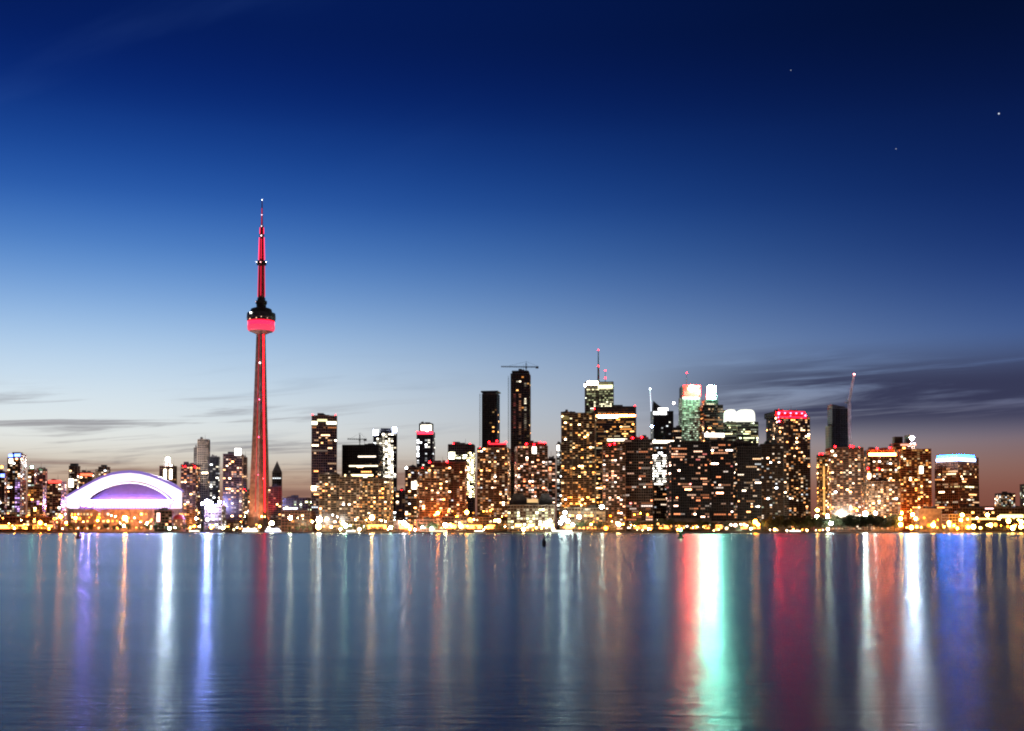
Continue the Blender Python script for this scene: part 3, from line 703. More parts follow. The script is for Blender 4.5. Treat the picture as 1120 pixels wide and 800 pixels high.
# ------------------------------------------------------------------ needle tower
YT = 2010.0; mp = YT/FPX
cb = at(284, 575, YT)
tow = thing('needle_tower', 'very tall concrete communication tower with a red lit pod and antenna mast', 'tower', (cb.x, YT, GZ))
def tz(y): return at(284, y, YT).z-GZ
def hwm(h): return h*mp
SH = [(581,13.2),(560,11.6),(540,10.9),(520,10.1),(495,9.2),(470,8.3),(440,7.3),(410,6.4),(385,5.6),(362,4.9)]
SEC = []
for k in range(3):
    a = R(-72+120*k)
    for da, rr in ((-.20,.98),(.20,.98),(.62,.50),(R(60),.46),(R(120)-.62,.50)): SEC.append((a+da, rr))
n_ = len(SEC); m = MB(); vs, fs = [], []
for (y, h) in SH:
    Rr = hwm(h)*1.06
    vs += [(Rr*rr*math.cos(a), Rr*rr*math.sin(a), max(0,tz(y))) for a, rr in SEC]
for j in range(len(SH)-1): fs += [(j*n_+k, j*n_+(k+1)%n_, (j+1)*n_+(k+1)%n_, (j+1)*n_+k) for k in range(n_)]
m.add(vs, fs); m.build('shaft', CONC, tow)
for va, s_ in ((R(-12),13.0),(R(-132),.6)):
    m = MB(); vs, fs = [], []
    for (y, h) in SH[1:]:
        Rr = hwm(h)*1.06*.50; c = Vector((Rr*math.cos(va), Rr*math.sin(va), tz(y))); tdir = Vector((-math.sin(va), math.cos(va), 0)); nd = Vector((math.cos(va), math.sin(va), 0))
        vs += [c-tdir*.5-nd*.8, c+tdir*.5-nd*.8, c+tdir*.5+nd*.3, c-tdir*.5+nd*.3]
    L = len(SH)-1
    for j in range(L-1): fs += [(j*4+k, j*4+(k+1)%4, (j+1)*4+(k+1)%4, (j+1)*4+k) for k in range(4)]
    fs += [(3,2,1,0), tuple(range((L-1)*4, L*4))]
    m.add(vs, fs); m.build('light_strip', glow('red led strip', (1,.004,.012), s_), tow)
def ring(name, prof, mats, n=32, **k):
    m = MB(); m.lathe([(hwm(h), tz(y)) for y, h in prof], n=n); return m.build(name, mats, tow, **k)
ring('pod_underside', [(366,5.2),(363.8,9.5),(362.8,12.8)], CONC)
ring('radome', [(362.7,12.9),(361.5,14.3),(359,14.9),(356.6,14.8)], glow('pink lit radome', (1,.045,.12), 1.1))
ring('light_ring', [(356.5,14.3),(352.2,14.3)], glow('red ring light', (1,.004,.02), 8.0))
ring('pod', [(352.1,13.2),(351.4,15.1),(347,15.6),(343.2,15.3),(342.6,12.2),(338.6,11.2),(337.6,9),(337.4,6.1)], STEEL_D)
ring('pod_rim', [(348.7,15.75),(348.2,15.75)], STEEL)
ring('upper_pod', [(337.3,5.4),(333,5.4),(332.6,6.3),(329.6,6.3),(329.2,4.6),(326,4.2)], STEEL_D, n=16)
ring('mast_base', [(325.9,3.6),(290,3.1)], surf('dark red mast steel', (.22,.05,.06), .6), n=6)
ring('mast_platform', [(289.9,5.4),(286,5.4)], STEEL_D, n=12)
ring('mast_middle', [(285.9,2.9),(259,2.3),(258.6,2.7),(256.5,2.7),(256.2,1.9),(248.5,1.7)], surf('dark red mast steel', (.22,.05,.06), .6), n=6)
ring('mast_tip', [(248.3,2.0),(247,2.0),(246.8,1.1),(233,.8),(219.2,.45)], surf('dark red mast steel', (.22,.05,.06), .6), n=6)
def vstrip(px, y0, h0, y1, h1, s_, c=(1,.006,.03)):
    for sgn in (-1,1):
        m = MB(); a = Vector((sgn*hwm(h0), -.3, tz(y0))); b = Vector((sgn*hwm(h1), -.3, tz(y1))); m.tube(a, b, .55, .45, 5)
        m.build('light_strip', glow('red led strip', c, s_), tow)
vstrip(0, 325, 3.9, 291, 3.4, 1.3); vstrip(0, 284.5, 3.2, 260, 2.6, 3.6, (1,.02,.07)); vstrip(0, 256, 2.2, 249, 2.0, 2.5)
m = MB(); m.tube((-0.0,-hwm(3.6),tz(324)),(0,-hwm(3.1),tz(292)),.5); m.tube((0,-hwm(2.9),tz(284)),(0,-hwm(2.3),tz(262)),.7); m.tube((0,-hwm(1.1),tz(246)),(0,-hwm(.7),tz(228)),.28); m.build('light_strip', glow('red led strip', (1,.012,.05), 1.4), tow)
def dot(dx, y, c, s_, r_, depth=None):
    m = MB(); m.ball((dx*mp, -(depth if depth else hwm(8)), tz(y)), r_*.8); m.build('tower_light', glow('tower lamp', c, s_*.55), tow)
dot(0,219,(.9,.95,1),12,1.0,.6); dot(0,235.5,(1,.7,.8),9,.9,1.8); dot(0,248,(1,.75,.8),9,.9,3.2); dot(0,258.5,(1,.8,.85),14,1.1,4.4)
dot(-5.2,287,(1,.85,.85),16,1.1,2); dot(5.2,287,(1,.85,.85),16,1.1,2); dot(0,288,(1,.3,.3),14,1.1,8.6)
dot(-5.4,330.5,(1,.6,.6),6,1.0,4); dot(-8.6,344.5,(1,.98,.9),30,1.6,21); dot(-9.5,351,(1,.5,.3),6,1.1,20.5); dot(-2,350.4,(1,.55,.35),5,1.0,24.2); dot(3.5,349.2,(1,.6,.4),4,.9,24.6); dot(9.5,350.3,(1,.5,.35),4,.9,19.8)
for y, c, s_, r_, h in ((398,(1,.9,.95),26,1.3,6.3),(438,(1,.1,.25),20,1.1,7.4),(479,(1,.06,.16),22,1.2,8.8),(520,(1,.08,.18),16,1.0,10.3)):
    dot(.3, y, c, s_, r_, hwm(h)*1.06)
dot(5.2,524,(1,.04,.04),36,1.6,hwm(8.6))
m = MB(); m.lathe([(hwm(15),0),(hwm(15),9),(hwm(14.2),9.2),(hwm(14.2),10)], n=24); m.build('base_building', CONC, tow)
# red and amber floodlights standing round the foot of the tower
def flood(name, label, p, tgt, col, power, size, parent=None):
    ld = bpy.data.lights.new(name, 'SPOT'); ld.energy = power; ld.color = col; ld.spot_size = size; ld.spot_blend = .6; ld.shadow_soft_size = 1.5
    o = bpy.data.objects.new(name, ld); COL.objects.link(o); o.location = p
    o.rotation_euler = (Vector(tgt)-Vector(p)).to_track_quat('-Z','Y').to_euler(); return o
flood('tower_floodlight_red','', (cb.x+34, YT-46, 12), (cb.x+2, YT, 200), (1,.02,.06), 6e5, R(46))
flood('tower_floodlight_red','', (cb.x-40, YT-50, 12), (cb.x, YT, 230), (1,.16,.26), 3.5e5, R(46))
flood('tower_floodlight_amber','', (cb.x-20, YT-46, 12), (cb.x-2, YT, 62), (1,.36,.20), 2.2e5, R(62))
flood('tower_floodlight_amber','', (cb.x+18, YT-46, 12), (cb.x+6, YT, 60), (1,.30,.12), 1.8e5, R(62))

# ------------------------------------------------------------------ domed stadium
YS = 1930.0
sc_ = at(131, 556, YS)
st = thing('domed_stadium', 'domed stadium with a white and violet floodlit roof arch', 'stadium', (sc_.x, YS, GZ))
def SP(px, py, Y=YS):
    p = at(px, py, Y); return Vector((p.x-sc_.x, Y-YS, p.z-GZ))
OUT = [(63.5,548.6),(72,544.5),(82,538.6),(92,533),(102,527.6),(112,523),(122,519.8),(132,518.2),(142,517.6),(152,518.6),(162,521),(172,524.6),(182,529),(191,533.6),(198.3,537.5)]
INN = [(65.5,552),(76,556.4),(84,556.4),(94,548),(104,536.4),(112,532.6),(121,529.2),(131,527.0),(142,526.2),(152,526.9),(161,529.2),(170,533),(178,537.6),(185,542.5),(190,547.5)]
def arch(name, A, Bq, y0, y1, mat):
    m = MB(); L = len(A); vs = []
    for (a, b) in zip(A, Bq):
        vs += [SP(*a)+Vector((0,y0,0)), SP(*b)+Vector((0,y0,0)), SP(*b)+Vector((0,y1,0)), SP(*a)+Vector((0,y1,0))]
    fs = []
    for j in range(L-1): fs += [(j*4+k, j*4+(k+1)%4, (j+1)*4+(k+1)%4, (j+1)*4+k) for k in range(4)]
    fs += [(3,2,1,0), tuple(range((L-1)*4, L*4))]
    m.add(vs, fs); return m.build(name, mat, st)
shift = lambda L_, dy: [(x, y+dy) for x, y in L_]
rim = [(x, y-3.2 if 68 < x < 196 else y-.5) for x, y in OUT]
arch('roof_rim_glow', rim, shift(OUT,.4), 5, 16, glow('violet rim halo', (.36,.22,.95), .5))  # added outer band, its emission stands in for the violet halo
arch('roof_arch', OUT, [(x, y) for x, y in INN], 0, 9, glow('floodlit membrane glow', (.90,.78,1), 1.5))  # floodlighting on the white fabric is put in as emission
thin = [(92,545),(99,540.2),(107,535.3),(115,531.6),(123,528.6),(132,526.9),(142,526.1),(152,526.8),(161,529),(169,532.2),(176,536),(182,540.4),(187,545.5)]
thin2 = [(x+(0.6 if x < 142 else -.6), y+1.0) for x, y in thin]
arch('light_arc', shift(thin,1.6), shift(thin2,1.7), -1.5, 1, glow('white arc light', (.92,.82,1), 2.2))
# inner roof: a curved shell falling from the arch to the base ring
m = MB(); vs, fs = [], []; nu, nv = 28, 10
for j in range(nv+1):
    v = j/nv
    for i in range(nu+1):
        u = i/nu; px = 80+(192-80)*u
        yt = 528.2+ (abs(px-142)/52.0)**2.1*21
        yb = 557.0; yt = min(yt, yb-2)
        p = SP(px, yb+(yt-yb)*v); p.y = 5+16*v*v
        vs.append(p)
for j in range(nv):
    for i in range(nu): fs.append((j*(nu+1)+i, j*(nu+1)+i+1, (j+1)*(nu+1)+i+1, (j+1)*(nu+1)+i))
m.add(vs, fs); m.build('roof_panel', surf('violet grey roof membrane', (.14,.10,.28), .6, var=.08), st, smooth=True)
# upright right end of the arch, and the row of violet white lights along its foot
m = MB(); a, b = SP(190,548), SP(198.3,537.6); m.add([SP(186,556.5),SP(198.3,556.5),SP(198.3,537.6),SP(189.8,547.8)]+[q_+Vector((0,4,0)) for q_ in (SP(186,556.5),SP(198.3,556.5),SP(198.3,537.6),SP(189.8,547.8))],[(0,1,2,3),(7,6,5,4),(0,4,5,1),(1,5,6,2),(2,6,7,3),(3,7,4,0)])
m.build('arch_end', glow('floodlit membrane glow', (.90,.82,1), 1.2), st)  # arch end: floodlight on the fabric again given as emission
m = MB()
for k in range(38):
    x = 76+k*(186-76)/38; a, b = SP(x,556.2), SP(x+2.3,548.4 if 3 < k < 36 else 551); m.box((a.x,-.4,a.z),(b.x,.6,b.z))
m.build('light_row', glow('violet white light row', (.80,.70,1), 1.5), st)
m = MB(); a, b = SP(92,549.4), SP(188,547.6); m.box((a.x,1.0,a.z),(b.x,1.8,b.z)); m.build('floodlight_row', glow('violet floodlight row', (.55,.38,1), 110), st)
m = MB(); m.ball((SP(92,552).x,-6,SP(92,552).z),2.2); m.ball((SP(99,553).x,-6,SP(99,553).z),2.0); m.build('floodlight', glow('violet floodlight', (.60,.26,1), 800), st)
m = MB(); c = SP(95.5,552); m.box((c.x-11,-10,c.z-6.2),(c.x+11,-1,c.z-5.7)); m.box((c.x-11,-3.2,c.z-5.6),(c.x+11,-2.8,c.z+3)); m.build('spill_tray', STEEL_D, st)  # added tray and back plate, stop violet spill on the drum
# concrete drum below
m = MB(); nseg = 40; pts = []
A0, A1 = SP(66,560).x, SP(199,560).x
for k in range(nseg+1):
    a = math.pi+math.pi*k/nseg
    pts.append(((A0+A1)/2+(A1-A0)/2*math.cos(a), 40+46*math.sin(a)))
pts += [(A1, 120), (A0, 120)]
hb = SP(131,557.2).z
m.prism(pts, 0, hb)
for zz in (hb*.30, hb*.62, hb-1.2):
    big_ = [(p[0]*1.006, 40+(p[1]-40)*1.012) for p in pts]; m.prism(big_, zz, zz+1.4)
for k in range(2, nseg-1, 2):
    p = pts[k]; a = math.pi+math.pi*k/nseg
    m.box((p[0]-.8,p[1]-1.1,0.2),(p[0]+.8,p[1]+.8,hb-1.3))
m.build('drum_wall', CONC, st)
rg_ = random.Random(5)
for k in range(3, nseg-2):
    for lv in range(3):
        if rg_.random() < .55:
            p0, p1 = pts[k], pts[k+1]; c = Vector(((p0[0]+p1[0])/2, (p0[1]+p1[1])/2-.5, hb*(.16+.31*lv)))
            link('window', pane(3.6, 3.4, wmat(choose(rg_, PAL['amber']), choose(rg_, [(1.2,1),(3,1),(8,.5)]))), st, c, math.atan2(p1[1]-p0[1], p1[0]-p0[0]))

# ------------------------------------------------------------------ cranes
def hammer(label, px, ytop, ybase, x_jib, x_counter, Y, r=.9):
    b = at(px, ybase, Y); t_ = at(px, ytop, Y)
    root = thing('tower_crane', label, 'crane', b)
    m = MB(); H = t_.z-b.z
    def lattice(mm, a, c, s, n):
        a, c = Vector(a), Vector(c); dd = (c-a); u = dd.normalized().orthogonal().normalized()*s; v = dd.normalized().cross(u)
        for q_ in (u+v,u-v,-u-v,-u+v): mm.tube(a+q_, c+q_, .22, n=4)
        for k in range(n):
            p0, p1 = a+dd*k/n, a+dd*(k+1)/n
            mm.tube(p0+u+v, p1+u-v, .13, n=3); mm.tube(p0-u-v, p1-u+v, .13, n=3); mm.tube(p0+u-v, p1-u-v, .13, n=3); mm.tube(p0-u+v, p1+u+v, .13, n=3)
    lattice(m, (0,0,0), (0,0,H), r, max(3,int(H/3))); m.build('mast', STEEL_D, root)
    jl, cl_ = at(x_jib, ytop, Y).x-b.x, at(x_counter, ytop, Y).x-b.x
    jz = H*.55 if H > 8 else H
    m = MB(); lattice(m, (0,0,jz), (jl,0,jz+.6), .8, int(abs(jl)/3)); m.tube((0,0,H+3),(jl*.7,0,jz+1.6),.16,n=4); m.build('jib', STEEL_D, root)
    m = MB(); lattice(m, (0,0,jz), (cl_,0,jz), .8, int(abs(cl_)/3)+1); m.tube((0,0,H+3),(cl_,0,jz+1),.16,n=4); m.tube((0,0,H),(0,0,H+3),.6,.25,n=4); m.build('counter_jib', STEEL_D, root)
    m = MB(); s = 1 if cl_ > 0 else -1; m.box((cl_-s*5 if s > 0 else cl_,-1.2,jz-2.6),(cl_ if s > 0 else cl_+5,1.2,jz+.4)); m.build('counterweight', CONC_D, root)
    m = MB(); m.box((-1.4,-2.4,jz-2.9),(1.4,-.9,jz-.9)); m.build('cab', STEEL, root)
hammer('dark horizontal tower crane on top of the tallest dark tower', 575.5, 397.5, 406.5, 548, 589, 2055)
hammer('thin tower crane on the roof of the broad black office block', 393.5, 475.5, 487, 380, 401, 1970, .6)
lb = at(929.5, 492, 2100)
lc_ = thing('luffing_crane', 'pale luffing crane with a steep raised jib and a red tip lamp', 'crane', (lb.x, 2100, lb.z))
m = MB(); T1 = at(929, 441, 2100)-lb
def lat(mm, a, c, s, n, r0=.28):
    a, c = Vector(a), Vector(c); dd = (c-a); u = dd.normalized().orthogonal().normalized()*s; v = dd.normalized().cross(u)
    for q_ in (u+v,u-v,-u-v,-u+v): mm.tube(a+q_, c+q_, r0, n=4)
    for k in range(n):
        p0, p1 = a+dd*k/n, a+dd*(k+1)/n
        mm.tube(p0+u+v, p1+u-v, .16, n=3); mm.tube(p0-u-v, p1-u+v, .16, n=3); mm.tube(p0+u-v, p1-u-v, .16, n=3); mm.tube(p0-u+v, p1+u+v, .16, n=3)
lat(m, (0,0,-20), (0,0,T1.z), 1.7, 22, .55); m.build('mast', surf('pale crane steel', (.72,.62,.60), .5, 0), lc_)
J = at(934.3, 409.5, 2100)-lb
m = MB(); lat(m, (-.5,0,T1.z), J, 1.2, 16, .5); m.build('jib', surf('pale crane steel', (.72,.62,.60), .5, 0), lc_)
m = MB(); lat(m, (0,0,T1.z), (-5.5,0,T1.z+8), .7, 4); m.tube((-5.5,0,T1.z+8), J*.9+Vector((0,0,T1.z*.1)), .14, n=4); m.box((-7,-1.4,T1.z-1),(-1.5,1.4,T1.z+2.2)); m.build('machinery_deck', STEEL, lc_)
m = MB(); m.ball(J, 1.4); m.build('tip_lamp', glow('obstruction lamp', (1,.25,.25), 40), lc_)

# ------------------------------------------------------------------ trees
def tree_meshes(seed, h, spread, mat):
    rng = random.Random(seed); tr = MB()
    tr.tube((0,0,0),(rng.uniform(-.3,.3),0,h*.42), h*.028, h*.018, 7)
    limbs = []
    for k in range(6):
        a = rng.uniform(0,6.28); z0 = h*rng.uniform(.25,.42); e = Vector((math.cos(a)*spread*.55, math.sin(a)*spread*.55, h*rng.uniform(.55,.85)))
        tr.tube((0,0,z0), e, h*.014, h*.005, 5); limbs.append(e)
    cr_ = MB()
    cl = [Vector((rng.gauss(0,.42)*spread, rng.gauss(0,.42)*spread, h*(.62+rng.uniform(-.26,.30)))) for _ in range(16)]+limbs
    for c in cl:
        rad = spread*rng.uniform(.22,.42)
        for _ in range(34):
            v = Vector((rng.gauss(0,1),rng.gauss(0,1),rng.gauss(0,.8))); v = v.normalized()*rad*rng.uniform(.45,1.05)
            p = c+v
            if p.z < h*.22: continue
            s = h*rng.uniform(.018,.034); a = Vector((rng.uniform(-1,1),rng.uniform(-1,1),rng.uniform(-1,1))).normalized(); b = a.orthogonal().normalized()
            cr_.add([p-a*s-b*s*.6, p+a*s-b*s*.6, p+a*s+b*s*.6, p-a*s+b*s*.6], [(0,1,2,3)])
    return tr.mesh('trunk', BARK), cr_.mesh('crown', mat)
PROTO = [tree_meshes(3, 12, 4.4, LEAF), tree_meshes(8, 12, 3.6, LEAF_D), tree_meshes(15, 12, 5.0, LEAF_D), tree_meshes(23, 12, 4.0, LEAF)]
rt = random.Random(77)
def plant(label, group, x0, x1, n, h0, h1, Y0=1712, Y1=1736):
    for i in range(n):
        px = x0+(x1-x0)*(i+.5)/n+rt.uniform(-.4,.4)*(x1-x0)/n; Y = rt.uniform(Y0,Y1); p = at(px, 580, Y)
        o = thing('tree', label, 'tree', (p.x, Y, GZ), rt.uniform(0,6.28), group)
        h = rt.uniform(h0,h1)/12; k = rt.randrange(4)
        for nm, me in zip(('trunk','crown'), PROTO[k]):
            c = link(nm, me, o); c.scale = (h*rt.uniform(.95,1.25), h, h)
plant('leafy quay tree lit greenish by lamps at the far left shore','trees on the far left quay',8,58,11,8,12)
plant('dark round tree on the quay in front of the stadium drum','trees in front of the stadium',66,166,15,7,14)
plant('dark tree on the quay in front of the red lit building and domed pavilion','trees by the domed pavilion',160,206,8,6,11)
plant('small tree on the quay between the violet lamps and the needle tower','trees left of the needle tower',212,262,8,5,8)
plant('small quay tree right of the needle tower among orange lamps','trees right of the needle tower',314,345,5,7,11)
plant('lamp lit green tree on the quay below the white facade tower','green lit trees below the white facade tower',372,432,12,8,13)
plant('dark tree in front of the low dark restaurant on the quay','trees at the low restaurant',456,478,6,11,15)
plant('tree among the lamps on the quay below the stepped condominium','trees below the stepped condominium',484,552,9,6,10)
plant('dark reddish tree in front of the yellow lit ferry hall','trees at the ferry hall',628,662,8,10,17)
plant('dark tree on the quay below the long black slab','trees below the long black slab',690,832,26,8,20)
plant('tall dark tree of the unlit park below the red crowned tower','park trees below the red crowned tower',834,912,26,17,25)
plant('tall dark tree of the unlit park left of the orange shore lamps','park trees left of the orange lamps',912,982,24,17,27)
plant('small tree among the orange lamps on the right shore','trees among the orange lamps',1000,1118,9,6,9)

# ------------------------------------------------------------------ lamps on the shore
LM, LAMP = {}, 3.2
def lamp_mesh(r, col, s):
    k = (r, col, s)
    if k not in LM: LM[k] = MB().ball((0,0,0), r, n=8, m=6).mesh('lamp_head', glow('street lamp light', col, s*LAMP))
    return LM[k]
PM = {}
def pole_mesh(h):
    h = max(1.5, round(h*2)/2)
    if h not in PM: PM[h] = MB().tube((0,0,0),(0,0,h), .16, .09, 6).box((-.35,-.35,0),(.35,.35,.6)).box((-.8,-.12,h-.1),(.8,.12,h+.06)).mesh('pole', STEEL_D)
    return PM[h]
def lamp(px, py, r, col, s, label, group=None, Y=None, name='street_lamp'):
    Y = Y if Y is not None else rl2.uniform(1703, 1722)
    p = at(px, py, Y)
    p.z = max(p.z, GZ+r+1.5)
    o = thing(name, label, 'lamp', (p.x, Y, GZ), 0, group)
    hd = p.z-GZ
    link('pole', pole_mesh(hd-r*.8), o); link('lamp_head', lamp_mesh(r, col, s), o, (0,0,hd))
rl2 = random.Random(9)
OR, AM, WA, NW, GW, PKC, LV = (1,.20,.010), (1,.30,.035), (1,.44,.12), (1,.72,.40), (.80,1,.62), (1,.60,.46), (.38,.36,1)
def lamps(x0, x1, n, y0, y1, cols_, r0, r1, s0, s1, label, group, Ys=None):
    n = max(2, round(n*.70))
    for i in range(n):
        px = x0+(x1-x0)*(i+.5)/n+rl2.uniform(-.45,.45)*(x1-x0)/n
        q_ = rl2.random()
        lamp(px, rl2.uniform(y0,y1), round((r0*.5, r0*.65, (r0+r1)*.38, r1*.85, r1*1.45)[int(q_*5)],2), rl2.choice(cols_), rl2.choice((1.1,s0*.2,s0,(s0+s1)/2,s1*1.6,s1*3)), label, group, Y=Ys() if Ys else None)
lamps(1,62,18,565,579,[AM,WA,NW,OR],1.1,2.0,18,45,'warm street lamp on the far left shore','warm lamps on the far left shore')
lamps(64,112,13,563,577,[OR,AM,AM,WA],1.0,1.8,20,45,'orange street lamp in front of the left half of the stadium','lamps before the left half of the stadium')
lamps(112,168,14,564,579,[AM,WA,NW,GW],1.0,1.8,20,45,'yellowish street lamp in front of the right half of the stadium','lamps before the right half of the stadium')
lamps(168,206,7,573,580,[WA,PKC,GW],.8,1.3,16,35,'small lamp at the foot of the red lit building','lamps by the domed pavilion')
lamps(206,262,16,575.5,580,[AM,WA,NW,OR],.7,1.2,16,36,'small quay lamp between the violet lamps and the needle tower','quay lamps left of the needle tower')
lamps(263,300,14,564,579,[WA,NW,YW,AM],1.1,2.0,12,26,'glaring warm white lamp at the foot of the needle tower','glaring lamps at the foot of the needle tower')
lamps(316,346,8,562,579,[OR,AM,NW],1.0,1.7,20,40,'orange lamp by the low brick building right of the needle tower','lamps by the low brick building')
lamps(346,369,11,563,577,[NW,(1,.95,.85),WA],1.6,2.6,35,60,'glaring white lamp at the foot of the yellow banded tower','glaring white lamps below the yellow banded tower')
lamps(370,400,11,567,580,[GW,NW,(.9,1,.8)],.9,1.6,20,40,'greenish white lamp among lit trees on the quay','greenish lamps among the lit trees')
lamps(400,434,13,565,580,[NW,YW,GW,WA],1.2,2.1,25,50,'white yellow lamp on the quay below the white facade tower','lamps below the white facade tower')
lamps(434,454,9,570,581,[PKC,NW,OR],1.1,2.0,25,50,'pinkish lamp on the quay left of the low dark restaurant','lamps left of the low restaurant')
lamp(461.5,577,1.9,(.85,1,.8),55,'left of the two green white lamps before the low restaurant'); lamp(472,578.5,1.9,(.92,1,.85),50,'right of the two green white lamps before the low restaurant')
lamps(482,512,10,566,580,[AM,OR,WA,NW],1.0,1.9,22,45,'warm lamp on the quay behind the moored mast ship','lamps behind the mast ship')
lamp(510.5,560.5,2.6,AM,60,'bright amber lamp high above the quay lamps below the white strip tower')
lamps(512,547,15,568,581,[WA,YW,NW,AM],1.2,2.0,25,50,'warm lamp on the quay below the broad brown condominium','lamps below the broad brown condominium')
lamps(547,608,15,576,581,[WA,NW,AM],.9,1.6,22,45,'low quay lamp in front of the stepped terminal','lamps before the stepped terminal')
lamp(597,573,3.0,YW,40,'big yellow lamp at the right end of the stepped terminal'); lamp(601.5,570,2.2,YW,34,'smaller yellow lamp beside the big yellow lamp of the terminal')
for dx, dy, r_ in ((0,0,3.4),(5,3,2.6),(-3,5,2.4),(2,-6,2.2),(17.5,-1.5,2.6),(10,7,2.0)):
    lamp(616+dx,567+dy,r_,(1,.92,.74),55,'glaring white lamp in front of the yellow ferry hall','glaring lamps at the ferry hall')
lamp(658.5,554.5,2.6,(1,.9,.6),60,'bright lamp high at the right end of the ferry hall')
lamps(640,692,19,568,581,[OR,AM,OR,WA],1.0,1.8,22,45,'orange lamp on the quay below the ribbed condominium','orange lamps below the ribbed condominium')
lamps(690,760,20,573,580.5,[NW,WA,AM],.7,1.2,18,40,'small white lamp on the quay left of the green buoy line','small lamps below the left part of the black slab')
lamps(760,824,22,574,581,[NW,WA,GW,PKC],.9,1.6,20,45,'white lamp on the quay below the green beacon','lamps below the green beacon')
lamp(826,571,3.2,OR,60,'glaring orange lamp at the left end of the dark park'); lamp(829,574,2.2,AM,45,'smaller amber lamp beside the glaring orange lamp')
lamps(838,905,16,579.5,581.3,[NW,WA,AM],.7,1.2,16,40,'tiny lamp along the water edge of the dark park','tiny lamps along the dark park')
lamp(893.5,565.5,2.6,(1,.84,.42),70,'left of the two yellow white lamps above the park trees',Y=1738); lamp(905,565,2.6,(1,.84,.42),70,'right of the two yellow white lamps above the park trees',Y=1738)
lamp(909,572.5,2.2,(1,.97,1),55,'white lamp halfway down the dark park trees'); lamp(905.5,579,1.7,NW,50,'low white lamp at the water below the dark park')
lamp(946.5,562,3.2,(1,.93,.72),420,'most glaring white lamp above the dark park trees',Y=1742); lamp(957.5,561.5,2.4,(1,.93,.75),70,'lesser white lamp right of the most glaring park lamp',Y=1742)
for x, y, r_ in ((985,567.5,2.4),(985,574,2.8),(998,563,2.4),(1001.5,567.5,2.2),(1052.5,563.5,2.4),(1080,563.5,2.6),(1038,572,2.4),(1083.5,574.5,2.6),(1051,569,2.2),(1103,570,3.0),(1117,571,2.6)):
    lamp(x,y,r_,(1,.38,.06),50,'tall glaring orange lamp on the right shore','tall orange lamps on the right shore')
lamps(982,1120,34,574,578.5,[OR,AM,(1,.42,.08)],1.2,2.0,25,50,'low orange lamp along the right shore','low orange lamps along the right shore')
lamps(1055,1120,12,566.5,569,[AM,(1,.55,.15)],1.0,1.6,20,40,'orange lamp along the raised road on the right shore','orange lamps of the raised road')
lamps(1001,1030,5,566,573,[OR],1.0,1.6,30,60,'orange lamp close before the orange lit warehouse','lamps of the orange lit warehouse',Ys=lambda: rl2.uniform(1764,1774))
lamps(68,198,22,565,573,[OR,AM,AM,WA],1.4,2.2,110,200,'plaza lamp close before the concrete drum of the stadium','plaza lamps round the stadium',Ys=lambda: rl2.uniform(1850,1872))
lamps(985,1022,7,556,566,[OR],1.0,1.6,30,60,'orange lamp at the foot of the wide brick condominium','lamps at the foot of the wide brick condominium',Ys=lambda: rl2.uniform(1832,1842))
lamps(460,556,13,558,567,[OR,OR,AM],1.0,1.6,30,60,'orange street lamp between the stepped and the broad brown condominium','orange lamps at the foot of the brown condominiums',Ys=lambda: rl2.uniform(1784,1792))
lamps(660,714,8,558,567,[OR,OR,AM],1.0,1.6,30,60,'orange street lamp close before the dark ribbed condominium','orange lamps close before the ribbed condominium',Ys=lambda: rl2.uniform(1786,1793))
lamps(892,945,8,556,564,[AM,OR],1.0,1.6,30,60,'amber street lamp behind the park trees below the crane','amber lamps behind the park trees',Ys=lambda: rl2.uniform(1800,1810))
lamps(614,655,6,548,556,[AM],1.0,1.6,30,60,'amber lamp at the foot of the massive beige slab above the ferry hall','amber lamps at the foot of the beige slab',Ys=lambda: rl2.uniform(1862,1870))
# violet white stage lights left of the needle tower
for dx, dy, r_, s_ in ((226.5,549,3.2,560),(231,551,2.4,70),(240,549.5,2.2,40),(221.5,551,1.8,50),(229,558,2.2,25)):
    lamp(dx, dy, r_, LV if r_ > 3 else (.70,.68,1), s_, 'violet white stage light on a mast left of the needle tower','violet white stage lights', Y=1780, name='stage_light')
lamps(214,228,4,566,570,[(.95,.9,1),NW],1.4,2.0,30,45,'white lamp below the violet stage lights','white lamps below the stage lights')

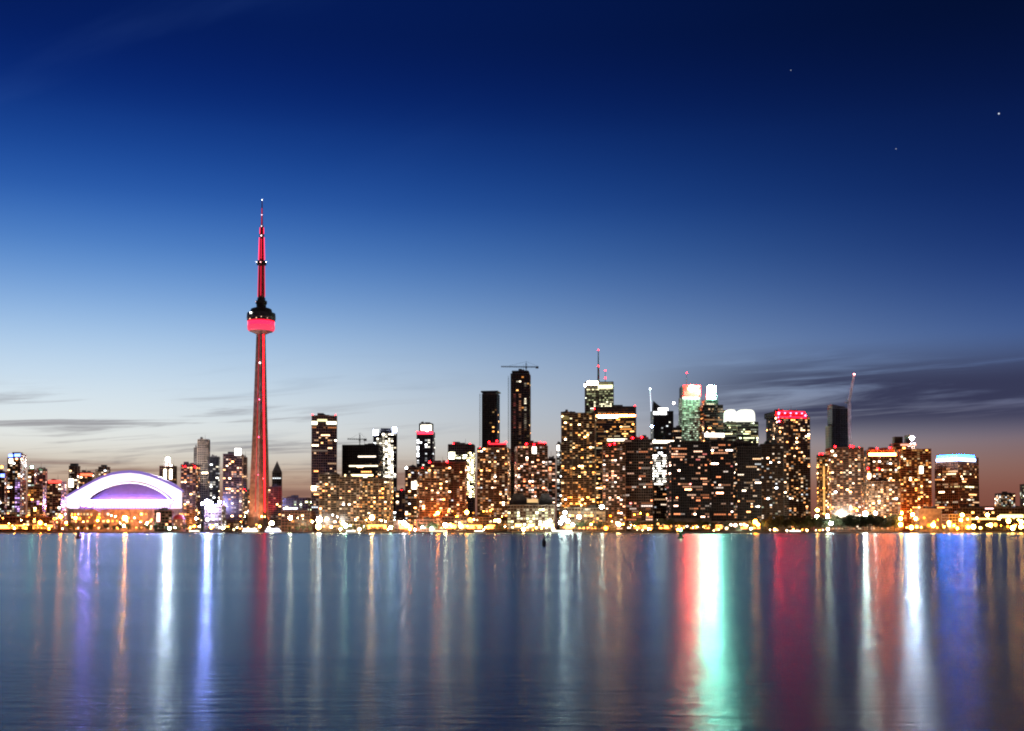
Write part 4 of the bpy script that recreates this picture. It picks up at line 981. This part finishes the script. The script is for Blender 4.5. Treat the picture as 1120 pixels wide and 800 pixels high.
# ------------------------------------------------------------------ boats
def boat(label, x0, x1, Y, decks, lightcol, s, hullmat=WHITE, name='tour_boat', mast_h=0):
    a, b = at(x0,581,Y), at(x1,581,Y); L = b.x-a.x; wd = min(9, L*.2)
    o = thing(name, label, 'boat', ((a.x+b.x)/2, Y, 0))
    h = max(1.6, L*.035)
    pts = [(-L/2,-wd*.36),(L*.30,-wd/2),(L/2,0),(L*.30,wd/2),(-L/2,wd*.36)]
    low_ = [(p[0]*.95,p[1]*.8) for p in pts]
    MB().prism(low_, -.5, h, top=pts).build('hull', hullmat, o)
    z = h+.02
    for k in range(decks):
        l0, l1 = -L*(.44-.05*k), L*(.26-.07*k); c = MB()
        c.box((l0,-wd*.38,z),(l1,wd*.38,z+2.5)); c.box((l0-.4,-wd*.42,z+2.51),(l1+.4,wd*.42,z+2.75)); c.build('cabin', WHITE, o)
        n_ = max(3,int((l1-l0)/2.4))
        for j in range(n_):
            link('window', pane(1.7,1.4,wmat(lightcol, s)), o, (l0+(l1-l0)*(j+.5)/n_,-wd*.38-.08,z+1.35))
        z += 2.77
    MB().box((L*.02,-wd*.2,z),(L*.12,wd*.2,z+1.9)).build('wheelhouse', WHITE, o)
    if mast_h:
        m = MB(); m.tube((0,0,z),(0,0,mast_h),.45,.2,6); m.tube((-4,0,mast_h*.6),(5,0,mast_h*.62),.2,n=5)
        for dx in (-L*.4,L*.45): m.tube((dx,0,h),(0,0,mast_h*.92),.07,n=3)
        m.build('mast', STEEL_D, o)
    else: MB().tube((L*.05,0,z+1.9),(L*.05,0,z+6),.12).build('mast', STEEL_D, o)
boat('long white tour boat with glowing decks moored at the foot of the needle tower',289,313,1690,2,(.85,.80,1),9)
boat('white excursion boat with glowing decks left of the long one at the needle tower',264,288,1692,2,(1,.85,.6),9)
boat('low white ferry with a row of lit windows at the ferry hall',602,633,1690,1,(1,.9,.7),7)
boat('dark hulled ship with a tall bare mast beside the low restaurant',468,496,1690,1,(1,.8,.5),3,hullmat=BLACK,name='sailing_ship',mast_h=44)
boat('small white motor boat moored below the broad brown condominium',518,532,1692,1,(1,.8,.5),6,name='motor_boat')
boat('small motor boat moored below the greenish lamps',378,392,1692,1,(1,.9,.8),6,name='motor_boat')
boat('small dark motor boat moored left of the violet stage lights',206,222,1692,1,(1,.8,.6),4,hullmat=BLACK,name='motor_boat')
boat('low barge like boat lying below the dark park',862,880,1692,1,(1,.9,.8),4,hullmat=BLACK,name='motor_boat')

# ------------------------------------------------------------------ buoys
def buoy(label, px, ybase, Y, mat, lampc=None):
    p = at(px, 581, Y); o = thing('buoy', label, 'buoy', (p.x, Y, 0)); k = Y/FPX
    MB().lathe([(2.2*k*.9,-.4),(3.9*k*.95,-.1),(3.9*k*.95,.42),(3.2*k*.9,.62)], n=16).build('float', mat, o)
    m = MB()
    for a in range(4):
        aa = a*math.pi/2+.4; m.tube((2.1*k*math.cos(aa),2.1*k*math.sin(aa),.6),(.5*k*math.cos(aa),.5*k*math.sin(aa),2.7),.12,n=5)
    m.lathe([(1.7*k,.62),(.55*k,2.3),(.5*k,2.8)], n=10); m.build('tower_frame', mat, o)
    m = MB(); m.ball((0,0,3.3), .42 if lampc else .34); m.build('lantern', glow('buoy lantern', lampc[0], lampc[1]) if lampc else mat, o)
buoy('dark red cone buoy floating below the stadium', 86, 589, 478, surf('dark red buoy paint', (.16,.02,.03), .5))
buoy('green lit buoy floating right of the centre', 744.5, 589, 482, GREENP, ((.25,1,.45), 45))
p = at(595, 581, 235)
sp = thing('spar_buoy', 'black stick like spar buoy standing in the water near the centre', 'buoy', (p.x, 235, 0))
MB().lathe([(.25,-.5),(.36,-.1),(.40,.7),(.30,1.1),(.14,1.3),(.13,1.35)], n=12).build('float', BLACK, sp)
MB().lathe([(.13,1.34),(.11,2.3),(.16,2.35),(.16,2.6),(.05,2.72)], n=8).build('staff', BLACK, sp)
